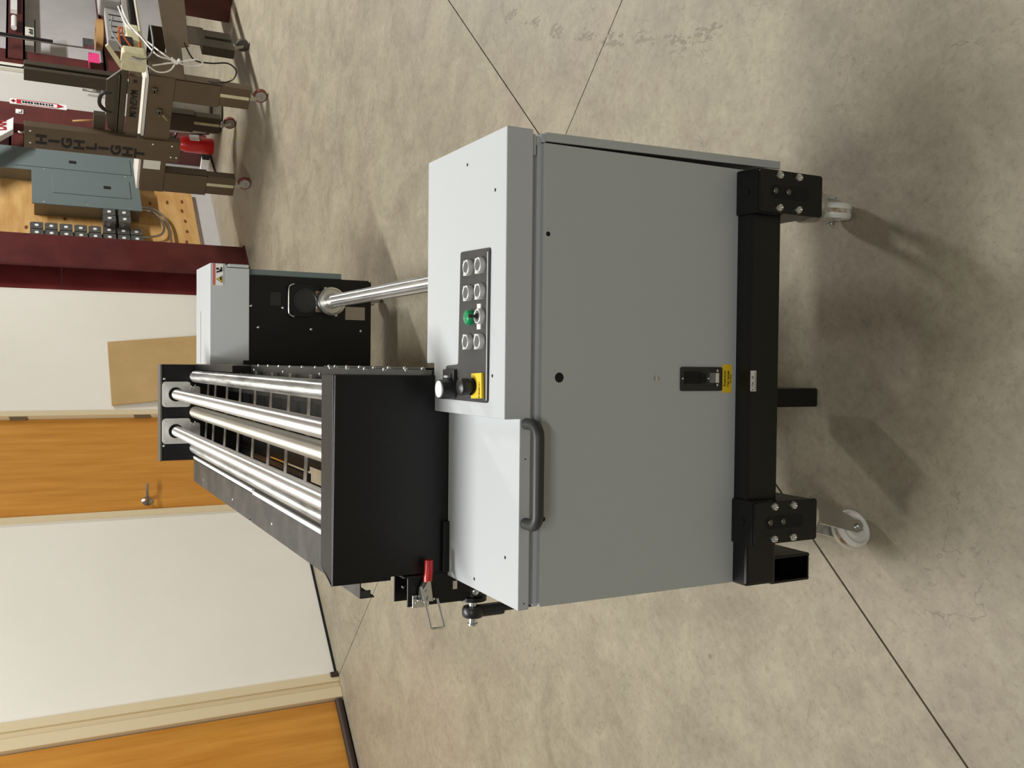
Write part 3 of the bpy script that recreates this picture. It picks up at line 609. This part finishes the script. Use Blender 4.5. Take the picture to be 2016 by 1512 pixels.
mb = MB(); mb.prism([(-.4954, .9446), (-.4532, .9505), (-.4532, .9564), (-.4689, .9672), (-.4934, .9692)], 1, y0 - .030, y0 - .024); mb.prism([(-.4954, .9446), (-.4532, .9505), (-.4532, .9564), (-.4689, .9672), (-.4934, .9692)], 1, y0 - .014, y0 - .008); mb.cyl((-.4885, y0 - .036, .9545), (-.4885, y0, .9545), .005, n=10); mb.cyl((-.4728, y0 - .036, .9584), (-.4728, y0, .9584), .004, n=10); mb.build('linkage', 'steel', lt)
mb = MB(); mb.tube(curve([(-.4552, y0 - .019, .9520), (-.4493, y0 - .019, .9520), (-.4316, y0 - .019, .9505), (-.4169, y0 - .019, .9505), (-.4110, y0 - .019, .9505)], 4), .0092, 12); mb.build('red_grip', 'red', lt, label='red plastic sleeve')
mb = MB(); mb.tube([(-.4591, y0 - .04, .9760), (-.4934, y0 - .04, .9662), (-.5493, y0 - .04, .9525), (-.5503, y0 - .04, .9476), (-.5503, y0 - .04, .9270), (-.5484, y0 - .04, .9231), (-.4875, y0 - .04, .9397)], .0024, 8); mb.build('wire_loop', 'steel', lt, label='bright wire loop')
mb = MB(); mb.box(-.4826, -.4650, y0 - .003, y0, .8779, .8878); mb.cyl((-.4748, y0 - .004, .8828), (-.4748, y0, .8828), .002, n=8); part(mb, 'small_plate', 'steel')
mb = MB(); mb.lathe((-.47, 1.82, .832), (-1, 0, 0), [(0, .022), (.035, .022), (.036, .030), (.045, .030), (.046, .012), (.046, 0)], 24); part(mb, 'pivot_boss', 'black')
inst('lbolt', boltf, 'bolt', mc, (-.492, 1.797, .838), (0, -1, .3), 'steel')
mb = MB(); mb.cyl((-.514, 1.82, .832), (-.566, 1.82, .832), .009, n=16); mb.lathe((-.566, 1.82, .832), (-1, 0, 0), [(0, .011), (.004, .011), (.007, .007), (.007, 0)], 14); part(mb, 'pivot_pin', 'steel')
mb = MB(); mb.lathe((-.530, 1.82, .832), (-1, 0, 0), [(0, .012), (0, .021), (.006, .024), (.016, .024), (.022, .021), (.022, .012)], 24)
mb.tube([(-.541, 1.82, .820), (-.541, 1.82, .785), (-.541, 1.82, .760)], .014, 10); mb.tube([(-.541, 1.82, .765), (-.541, 1.83, .60)], .0075, 10); part(mb, 'tie_rod', 'blackpl', 0, 'black ball joint and tie rod')

# ---------------------------------------------------------------- wall side things
o = MB(ROT); th = .008
o.add([(4.752, 5.205, 1.142), (5.384, 5.205, 1.137), (5.50, 5.17, .02), (4.87, 5.17, .02), (4.752, 5.215, 1.142), (5.384, 5.215, 1.137), (5.50, 5.18, .02), (4.87, 5.18, .02)], [(0, 1, 2, 3), (4, 7, 6, 5), (0, 4, 5, 1), (1, 5, 6, 2), (2, 6, 7, 3), (3, 7, 4, 0)])
tag(o.build('cardboard_sheet', 'card', off=ROT @ Vector((5.15, 5.18, 0))), 'tan cardboard sheet leaning against the white wall beside the first door', 'cardboard')
# plywood board
pb = thing('plywood_board', 'knotty plywood backing board on the wall behind the electrical panels', 'board', (7.6, 5.76, .2), frame=True)
mb = MB(ROT); mb.box(6.62, 8.08, 5.735, 5.768, .197, 3.0); mb.build('sheet', 'ply', pb)
mb = MB(ROT)
for (u, z) in ((7.93, .30), (7.78, .315), (7.62, .30), (7.46, .30), (7.30, .32), (7.16, .31), (7.90, .44), (7.0, .34), (7.86, .6), (7.36, 1.66), (7.34, 1.60), (7.52, 1.35)):
    pts = [(u + .028 * math.cos(a) * (1 + .2 * math.sin(2 * a + u * 9)), z + .014 * math.sin(a)) for a in [2 * PI * i / 10 for i in range(10)]]
    mb.prism(pts, 1, 5.734, 5.736)
mb.build('knots', 'knot', pb)['kind'] = 'stuff'
# electrical panels
def epanel(u0, u1, z0, z1, v0, d, lab, latch):
    t = thing('electrical_panel', lab, 'electrical panel', ((u0 + u1) / 2, v0, z0), frame=True)
    mb = MB(ROT); mb.box(u0 + .02, u1 - .02, v0, 5.733, z0 + .02, z1 - .02); mb.build('box', 'panelside', t)
    mb = MB(ROT); mb.box(u0, u1, v0 - .012, v0, z0, z1); mb.build('cover', 'panelgrey', t, bevel=.003)
    mb = MB(ROT); mb.box(*d[:2], v0 - .018, v0 - .012, *d[2:]); dr = mb.build('door', 'panelgrey', t, bevel=.003)
    mb = MB(ROT); mb.box(latch[0] - .02, latch[0] + .02, v0 - .022, v0 - .018, latch[1] - .03, latch[1] + .03); mb.build('latch', 'ink', dr)
    for z in (z0 + .1, (z0 + z1) / 2, z1 - .1):
        inst('escr', dome(.006, .003), 'screw', t, (u0 + .03, v0 - .012, z), (0, -1, 0), 'steel', ROT)
epanel(8.04, 8.395, .711, 2.3, 5.61, (8.09, 8.345, .76, 1.75), 'taller grey electrical panel on the right edge of the plywood', (8.21, 1.27))
epanel(7.53, 8.03, .704, 1.616, 5.60, (7.70, 7.97, .79, 1.45), 'shorter grey electrical panel in front of the plywood', (7.84, .99))
# junction boxes
def jbox(u, v, z, lab, group, first=[None]):
    if first[0] is None:
        t = thing('junction_box', lab, 'junction box', (u, 5.735, z), group, True)
        def lb_(du0, du1, v0, v1, dz0, dz1, mb, k=0): mb.box(u + du0, u + du1, v0, v1, z + dz0, z + dz1, k)
        mb = MB(ROT); lb_(-.042, .042, 5.66, 5.735, -.05, .05, mb); mb.build('box', 'galv', t, bevel=.004)
        mb = MB(ROT); mb.prism([(u + a, z + b) for a, b in ((-.045, -.035), (-.032, -.052), (.045, -.052), (.045, .035), (.032, .052), (-.045, .052))], 1, 5.655, 5.66); mb.build('cover', 'galv', t)
        mb = MB(ROT); mb.lathe((u, 5.655, z), (0, -1, 0), [(0, .016), (.002, .016), (.002, 0)], 16); mb.build('knockout_disc', 'white', t)
        first[0] = t; return t
    s = first[0]; t = s.copy(); COL.objects.link(t); t.location = ROT @ Vector((u, v, z)); t['label'] = lab; t['group'] = group
    for c in s.children: d = c.copy(); COL.objects.link(d); d.parent = t
    return t
zs = [1.58, 1.465, 1.348, 1.23, 1.114, .997, .878, .767]
ordw = ['topmost', 'second', 'third', 'fourth', 'fifth', 'sixth', 'seventh', 'lowest']
for i, z in enumerate(zs): jbox(7.30, 5.735, z, '%s grey junction box from the top in the full column beside the red steel column' % ordw[i] if 0 < i < 7 else '%s grey junction box in the full column beside the red steel column' % ordw[i], 'junction boxes beside the column')
for i, z in enumerate(zs): jbox(7.20, 5.735, z, ('%s half hidden junction box%s tucked behind the red steel column edge' % (ordw[i], ' from the top' if 0 < i < 7 else '')), 'half hidden junction boxes')
for (u, z, l) in ((7.475, .992, 'upper right'), (7.38, .992, 'upper left'), (7.475, .866, 'lower right'), (7.38, .866, 'lower left')):
    q_ = jbox(u, 5.735, z, '%s junction box of the block of four beside the shorter electrical panel' % l, 'block of four junction boxes'); q_.scale = (1, 1.9, 1)
def conduit(pts, lab, r=.011, grp='bent conduits'):
    mb = MB(ROT); mb.tube(curve(pts, 6), r, 10); tag(mb.build('conduit', 'cond', off=ROT @ Vector(pts[0])), lab, 'pipe', grp)
conduit([(7.728, 5.69, .712), (7.722, 5.69, .62), (7.66, 5.69, .53), (7.56, 5.69, .485), (7.42, 5.69, .468), (7.15, 5.69, .468)], 'outer bent steel conduit curving below the electrical panel')
conduit([(7.69, 5.69, .712), (7.68, 5.69, .63), (7.62, 5.69, .56), (7.53, 5.69, .525), (7.43, 5.69, .513), (7.33, 5.69, .55), (7.28, 5.69, .65), (7.27, 5.69, .72)], 'inner bent steel conduit looping up to the lowest junction box')
# fire equipment and signs
sg = thing('extinguisher_sign', 'long narrow red and white arrow sign on the dark red post', 'sign', (8.98, 5.49, 1.3), frame=True)
mb = MB(ROT); mb.box(8.945, 9.035, 5.49, 5.497, 1.30, 1.795); mb.build('board', 'white', sg)
mb = MB(ROT)
mb.box(8.982, 9.0, 5.486, 5.49, 1.745, 1.785); mb.box(8.965, 9.017, 5.486, 5.49, 1.758, 1.772); mb.box(8.955, 9.025, 5.486, 5.49, 1.70, 1.738)
mb.prism([(8.955, 1.385), (9.03, 1.385), (8.99, 1.325)], 1, 5.486, 5.49); mb.box(9.022, 9.028, 5.486, 5.49, 1.385, 1.7); mb.box(8.952, 8.958, 5.486, 5.49, 1.385, 1.7)
mb.build('red_print', 'redink', sg)
mb = MB(ROT)
for i in range(11): z = 1.672 - i * .025; mb.box(8.975, 9.008, 5.486, 5.49, z, z + random.choice((.014, .017, .019)))
mb.build('black_print', 'ink', sg)
mb = MB(ROT); mb.box(8.79, 8.86, 5.492, 5.499, 1.68, 1.745, k=0); mb.box(8.80, 8.81, 5.489, 5.493, 1.69, 1.72, k=1); mb.box(8.81, 8.85, 5.489, 5.493, 1.69, 1.697, k=1)
tag(mb.build('small_notice', ['white', 'ink'], off=ROT @ Vector((8.82, 5.495, 1.68))), 'small square white notice on the red girt above the lettered post', 'sign')
ex = thing('exit_sign', 'white exit sign box with red letters leaning over at the upper edge', 'sign', (8.47, 5.42, 1.76), frame=True)
mb = MB(ROT); mb.prism([(8.366, 1.762), (8.57, 1.759), (8.155, 2.10), (7.915, 2.10)], 1, 5.40, 5.46); mb.build('housing', 'white', ex, bevel=.006)
text('EXIT', .2, (8.33, 5.396, 1.822), (1, -.0, 0), (-.32, 0, 1), 'redink', ex, sx=.42, bold=.003, fr=ROT, ext=.002)
fx = thing('fire_extinguisher', 'red fire extinguisher on the floor beneath the printing press', 'fire extinguisher', (8.38, 5.36, 0), frame=True)
mb = MB(ROT); mb.lathe((8.38, 5.36, 0), (0, 0, 1), [(0, 0), (0, .075), (.01, .08), (.26, .08), (.31, .062), (.335, .03), (.35, .025), (.35, 0)], 24); mb.build('cylinder', 'red', fx)
mb = MB(ROT); mb.box(8.33, 8.43, 5.272, 5.28, .14, .23); mb.build('paper_label', 'label', fx)
mb = MB(ROT); mb.box(8.365, 8.395, 5.30, 5.38, .35, .40); mb.box(8.37, 8.39, 5.24, 5.36, .40, .41); mb.tube(curve([(8.38, 5.31, .37), (8.42, 5.25, .33), (8.44, 5.26, .2), (8.44, 5.27, .1)]), .012); mb.build('valve', 'blackpl', fx)

# ---------------------------------------------------------------- screen printing press
pr = thing('screen_printing_press', 'brown screen printing press on four castored legs with black lettered post', 'printing press', (7.06, 4.23, 0), frame=True)
def pp(mb, name, mats='brown', bevel=0, label=None, parent=None): return mb.build(name, mats, parent or pr, bevel, label)
def leg(u, v, du, dv, ztop, face, hw=.095, lm='brown'):
    """face: '-u' wide face toward -u, '-v' wide face toward -v"""
    mb = MB(ROT); z0, zm = .135, .36
    if face == '-u':
        mb.box(u, u + .006, v - hw, v + hw, zm, ztop); mb.box(u, u + .09 * du, v + (hw - .006) * dv - .003, v + (hw - .006) * dv + .003, zm, ztop)
    else:
        mb.box(u - hw, u + hw, v, v + .006, zm, ztop); mb.box(u + (hw - .006) * du - .003, u + (hw - .006) * du + .003, v, v + .09 * dv, zm, ztop)
    L = pp(mb, 'leg', lm)
    mb = MB(ROT)
    if face == '-u': mb.box(u + .006, u + .085, v - hw + .01, v + hw - .01, z0, zm + .03)
    else: mb.box(u - hw + .01, u + hw - .01, v + .006, v + .085, z0, zm + .03)
    mb.build('foot_sleeve', lm, L, bevel=.004)
    mb = MB(ROT)
    if face == '-u': mb.box(u + .002, u + .0058, v - .022, v + .004, z0 + .01, zm); 
    else: mb.box(u - .004, u + .022, v + .002, v + .0058, z0 + .01, zm)
    mb.build('height_scale', 'cream' if face == '-u' else 'void', L)
    cu, cv_ = (u + .045, v) if face == '-u' else (u, v + .045)
    tr = .028
    mb = MB(ROT); mb.lathe((cu, cv_, z0), (0, 0, -1), [(0, .022), (.012, .024), (.014, .020), (.018, .02), (.018, 0)], 16)
    for s in (-1, 1): mb.add([(cu + s * .020, cv_ - .02, z0 - .015), (cu + s * .020, cv_ + .02, z0 - .015), (cu + s * .020, cv_ + tr * -1 + .012, .045), (cu + s * .020, cv_ - tr - .012, .045), (cu + s * .023, cv_ - .02, z0 - .015), (cu + s * .023, cv_ + .02, z0 - .015), (cu + s * .023, cv_ - tr + .012, .045), (cu + s * .023, cv_ - tr - .012, .045)], [(0, 1, 2, 3), (4, 7, 6, 5), (0, 3, 7, 4), (1, 5, 6, 2), (2, 6, 7, 3), (0, 4, 5, 1)])
    cs = mb.build('castor_fork', 'steel', L)
    mb = MB(ROT); R = .052; c = (cu, cv_ - tr, R)
    mb.lathe(c, (1, 0, 0), [(-.016, R * .8), (-.014, R), (.014, R), (.016, R * .8)], 24, k=0); mb.lathe(c, (1, 0, 0), [(-.017, 0), (-.017, R * .8)], 24, k=1); mb.lathe(c, (1, 0, 0), [(.017, R * .8), (.017, 0)], 24, k=1)
    mb.build('castor_wheel', ['tread', 'greybox'] if face == '-u' else ['grub', 'grub'], L)
leg(6.62, 4.605, 1, -1, .865, '-u'); leg(6.62, 3.785, 1, -1, .865, '-u'); leg(7.56, 3.80, 1, 1, .66, '-v', .15, 'brownd'); leg(7.52, 4.60, 1, -1, .80, '-u', .085, 'brownd')  # last two legs darker: their unlit faces are painted into the brown
mb = MB(ROT); mb.box(6.611, 6.619, 3.69, 4.70, .69, .867); pp(mb, 'left_beam', 'brown', .003)
mb = MB(ROT); mb.prism([(6.63, .868), (6.63, .62), (7.12, .60), (7.15, .54), (8.5, .46), (8.5, .70), (7.0, .72), (6.95, .86)], 1, 3.69, 3.70); pp(mb, 'front_beam', 'brown', .003)
mb = MB(ROT); mb.box(7.5, 7.51, 3.75, 4.70, .66, .80); mb.box(6.63, 7.55, 4.69, 4.70, .69, .86); pp(mb, 'rear_beam', 'brownd')
mb = MB(ROT); mb.box(6.635, 6.93, 3.72, 4.705, .868, .888); mb.box(6.93, 8.3, 3.72, 3.80, .868, .888); pp(mb, 'table_board', 'offwhite', .003, 'white table board')
mb = MB(ROT); mb.box(6.93, 7.6, 3.82, 4.66, .85, .862); pp(mb, 'under_tray', 'brownd')
mb = MB(ROT); mb.box(6.608, 6.6115, 4.41, 4.49, .73, .855); pp(mb, 'rating_label', 'label') ; 
# lettered post
mb = MB(ROT); mb.box(6.60, 6.606, 4.225, 4.405, .60, 1.68); mb.box(6.59, 6.66, 4.215, 4.227, .60, 1.68); mb.box(6.606, 6.66, 4.398, 4.405, .60, 1.68); ps = pp(mb, 'lettered_post', 'brown', .002)
zt = 1.610
for i, c in enumerate('HIGHLIGHT'):
    text(c, .098, (6.5985, 4.322 + i * .004, 1.535 - i * .0845), (0, -1, 0), (0, 0, 1), 'ink', ps, sx=1.25, bold=.004, fr=ROT, align='CENTER', ext=.001)
# correct direction: post face looks toward -u
for (v, z) in ((4.26, 1.64), (4.36, 1.64), (4.26, .66), (4.36, .66), (4.26, .80), (4.36, .62)):
    inst('prs', dome(.009, .006), 'bolt', ps, (6.60, v, z), (-1, 0, 0), 'steel', ROT)
mb = MB(ROT); mb.cyl((6.63, 4.30, 1.68), (6.63, 4.30, 1.72), .008, n=8); mb.build('top_pin', 'steel', ps)
# second double column behind
mb = MB(ROT); mb.box(7.36, 7.40, 4.20, 4.30, .93, 1.68); mb.box(7.44, 7.50, 4.20, 4.30, .93, 1.68); mb.box(7.40, 7.44, 4.26, 4.30, .93, 1.66); mb.tube([(7.42, 4.22, 1.69), (7.42, 4.22, .93)], .008, 8); pp(mb, 'rear_column', 'brownd', .004)
# swing arm with lettering
mb = MB(ROT); mb.box(6.62, 6.70, 3.72, 4.24, .915, 1.0); arm = pp(mb, 'print_arm', 'brown', .006)
mb = MB(ROT); mb.box(6.64, 6.68, 3.70, 4.24, 1.012, 1.055); mb.prism([(3.70, 1.055), (4.24, 1.055), (4.20, 1.12), (4.0, 1.15), (3.80, 1.15)], 0, 6.66, 6.68); mb.box(6.63, 6.66, 3.74, 4.22, 1.062, 1.072); mb.build('arm_rail', 'brownd', arm, bevel=.003)
text('MAGNUM', .07, (6.6185, 3.825, .986), (0, 1, 0), (0, 0, -1), 'ink', arm, sx=.74, bold=.002, fr=ROT, ext=.001)
mb = MB(ROT); mb.box(6.6175, 6.6195, 3.745, 3.77, .95, .975); mb.build('printed_square', 'ink', arm)
mb = MB(ROT); mb.tube(curve([(6.67, 3.90, 1.11), (6.67, 3.91, 1.16), (6.67, 3.95, 1.185), (6.67, 4.01, 1.185), (6.67, 4.05, 1.15), (6.67, 4.06, 1.10)]), .014, 10); pp(mb, 'loop_handle', 'cableb')
mb = MB(ROT); mb.box(6.66, 6.72, 4.10, 4.22, 1.14, 1.22); mb.tube([(6.69, 4.16, 1.2), (6.70, 4.20, 1.36)], .008, 8, k=1); pp(mb, 'tool_holder', ['brownd', 'wood'])
# cream carriage and control units
mb = MB(ROT); mb.prism(rrect(3.53, 3.67, .90, 1.065, .02), 0, 6.60, 6.70); pp(mb, 'carriage_head', 'cream', .004, 'cream carriage head')
mb = MB(ROT); mb.add([(6.64, 3.675, 1.035), (6.66, 3.675, 1.035), (6.66, 3.51, 1.155), (6.64, 3.51, 1.155), (6.64, 3.695, 1.06), (6.66, 3.695, 1.06), (6.66, 3.53, 1.175), (6.64, 3.53, 1.175)], [(0, 1, 2, 3), (4, 7, 6, 5), (0, 4, 5, 1), (2, 6, 7, 3), (0, 3, 7, 4), (1, 5, 6, 2)]); pp(mb, 'squeegee_bar', 'cream', .003)
mb = MB(ROT); mb.box(6.95, 7.25, 3.64, 3.70, .91, 1.0); pp(mb, 'carriage_block', 'cream', .006)
mb = MB(ROT); mb.box(7.15, 8.6, 3.66, 3.74, .96, 1.0, k=0); mb.box(7.15, 8.6, 3.72, 3.86, .90, .93, k=1); mb.box(7.1, 8.6, 3.68, 3.72, .885, .90, k=2); pp(mb, 'guide_rail', ['greybox', 'brownd', 'offwhite'], .004)
mb = MB(ROT); mb.prism(rrect(7.62, 7.90, 1.0, 1.16, .02), 1, 3.66, 3.80); pp(mb, 'grey_controller', 'greybox', .01)
mb = MB(ROT); mb.box(7.10, 7.62, 3.72, 3.80, .96, 1.12, k=0)
for i in range(5): mb.box(7.14 + i * .09, 7.15 + i * .09, 3.715, 3.72, .98, 1.1, k=1)
pp(mb, 'valve_bank', ['greybox', 'ink'], .004)
mb = MB(ROT); mb.box(6.90, 7.02, 3.62, 3.68, .96, 1.06); pp(mb, 'solenoid', 'cableb', .012)
def hose(pts, m_, nm, r=.006):
    mb = MB(ROT); mb.tube(curve(pts, 7), r, 8); pp(mb, nm, m_)
V_ = lambda L, u=6.58: [(u + .0, v, z) for v, z in L]
hose([(7.4, 3.58, 1.02), (7.1, 3.56, .99), (6.9, 3.55, .92), (6.62, 3.52, .84), (6.6, 3.53, .76), (6.6, 3.55, .71), (6.6, 3.62, .74), (6.6, 3.645, .82), (6.6, 3.60, .91), (6.6, 3.575, 1.03)], 'cable', 'white_hose')
hose([(7.42, 3.60, 1.04), (7.1, 3.58, 1.0), (6.9, 3.56, .90), (6.62, 3.505, .80), (6.6, 3.545, .70), (6.6, 3.56, .60), (6.6, 3.535, .52), (6.6, 3.50, .55), (6.6, 3.53, .65), (6.6, 3.60, .86)], 'cable', 'white_hose')
mb = MB(ROT); mb.cyl((6.6, 3.525, .74), (6.6, 3.548, .70), .012); mb.cyl((6.6, 3.56, .70), (6.6, 3.52, .68), .010); pp(mb, 'hose_fitting', 'white')
hose([(6.9, 3.50, 1.072), (6.9, 3.587, 1.066), (6.9, 3.663, 1.041), (6.9, 3.694, .987), (6.9, 3.678, .942), (6.9, 3.641, .92), (6.9, 3.589, .924)], 'orange', 'orange_hose', .008)
hose([(6.9, 3.493, 1.052), (6.9, 3.561, 1.037), (6.9, 3.639, .98), (6.9, 3.657, .944)], 'orange', 'orange_hose', .006)
hose([(7.1, 3.53, 1.1), (6.85, 3.52, 1.12), (6.62, 3.55, 1.02), (6.6, 3.56, .92), (6.65, 3.50, .86), (6.9, 3.45, .86)], 'cableg', 'grey_hose')
hose([(6.63, 3.40, .66), (6.63, 3.52, .58), (6.63, 3.53, .46), (6.63, 3.51, .34), (6.63, 3.56, .27), (6.63, 3.64, .29), (6.63, 3.68, .39), (6.7, 3.72, .55)], 'cableb', 'power_cable', .006)
for (u, v, z) in ((6.61, 3.80, .83), (6.61, 3.97, .78)):
    mb = MB(ROT); mb.lathe((u + .01, v, z), (-1, 0, 0), [(0, .022), (.02, .022), (.03, .012), (.04, .012), (.04, 0)], 14); mb.box(u - .03, u - .015, v - .03, v + .03, z - .005, z + .005); pp(mb, 'clamp_knob', 'dullsteel')
mb = MB(ROT); mb.tube([(6.575, 3.98, .76), (6.57, 4.02, .72)], .005, 8); pp(mb, 'brass_fitting', 'ydull')
# ---------------------------------------------------------------- small things round the press
bn = thing('waste_bin', 'pale grey waste bin standing under the printing press', 'bin', (8.27, 4.93, 0), frame=True)
mb = MB(ROT); mb.lathe((8.27, 4.93, .015), (0, 0, 1), [(0, 0), (0, .17), (.02, .18), (.52, .22), (.54, .235), (.54, .21), (.03, .16)], 28); mb.build('tub', 'bin', bn)
mb = MB(ROT); mb.lathe((8.27, 4.93, 0), (0, 0, 1), [(.10, .19), (.10, .196), (.125, .197), (.125, .19)], 28); mb.lathe((8.27, 4.93, 0), (0, 0, 1), [(0, 0), (0, .165), (.018, .165)], 28); mb.build('band', 'cableb', bn)
mb = MB(ROT); mb.tube([(8.60, 5.49, .012), (7.96, 5.41, .012)], .01, 8); tag(mb.build('pry_bar', 'cableb', off=ROT @ Vector((8.3, 5.4, 0))), 'thin dark bar lying on the floor near the white wall foot', 'bar')
mb = MB(ROT); mb.box(8.44, 8.50, 5.56, 5.76, .0, .07, k=0); mb.box(8.44, 8.50, 5.52, 5.56, .0, .07, k=1); tag(mb.build('tube_carton', ['white', 'ink'], off=ROT @ Vector((8.47, 5.4, 0))), 'small white and black carton on the floor against the wall', 'box')
mb = MB(ROT); mb.prism(rrect(10.19, 10.33, 1.00, 1.11, .01), 1, 5.43, 5.48); tag(mb.build('conduit_box', 'galv', off=ROT @ Vector((10.25, 5.45, 1.0))), 'square grey outlet box on the dark red post above the press', 'electrical box')
conduit([(10.17, 5.46, 1.10), (10.16, 5.46, 1.5), (10.16, 5.46, 2.6)], 'thin straight conduit rising from the grey outlet box', .008, None)
mb = MB(ROT); mb.box(10.0, 10.2, 5.52, 5.60, 1.05, 1.055); mb.box(10.0, 10.2, 5.52, 5.525, .95, 1.05)
tag(mb.build('pink_note', 'pink', off=ROT @ Vector((10.1, 5.55, .95))), 'bright pink paper stuck on the dark red post', 'paper')
mb = MB(ROT); mb.lathe((10.52, 5.47, .902), (0, 0, 1), [(0, .08), (0, .17), (.07, .17), (.07, .08), (0, .08)], 28); tag(mb.build('tape_roll', 'tape', off=ROT @ Vector((10.52, 5.47, .9))), 'brown paper tape roll lying on the lower girt', 'tape roll')
bx = thing('printed_carton', 'small white carton with dark print on the upper girt bracket', 'box', (10.37, 5.5, 1.585), frame=True)
mb = MB(ROT); mb.box(10.30, 10.47, 5.48, 5.60, 1.575, 1.66); mb.build('carton', 'offwhite', bx, bevel=.002)
mb = MB(ROT); [mb.box(10.32 + i * .03, 10.34 + i * .03, 5.477, 5.48, 1.585, 1.615 + .01 * (i % 2)) for i in range(4)]; mb.build('print', 'ink', bx)
mb = MB(ROT); mb.box(10.17, 10.60, 5.45, 5.60, 1.56, 1.573); mb.box(10.17, 10.20, 5.44, 5.46, 1.4, 1.9); tag(mb.build('shelf_bracket', 'cableb', off=ROT @ Vector((10.3, 5.5, 1.57))), 'black angle bracket shelf on the dark red post', 'bracket')
mb = MB(ROT); mb.cyl((10.52, 5.54, 1.765), (10.75, 5.54, 1.765), .028, n=16); tag(mb.build('caulk_tube', 'white', off=ROT @ Vector((10.6, 5.54, 1.75))), 'white tube lying along the upper girt', 'tube')
mb = MB(ROT); mb.box(10.95, 12.4, 5.55, 5.60, 1.735, 1.80); tag(mb.build('power_strip', 'white', off=ROT @ Vector((11.5, 5.57, 1.75))), 'long white power strip fixed along the upper girt', 'power strip')
mb = MB(ROT); mb.box(8.5, 8.9, 3.75, 4.1, 0, .45, k=0); mb.box(8.55, 8.8, 3.74, 3.75, .08, .4, k=1); tag(mb.build('steel_crate', ['redsteel2', 'brownd'], bevel=.01, off=ROT @ Vector((8.7, 3.9, 0))), 'dark red steel crate on the floor behind the press', 'crate')
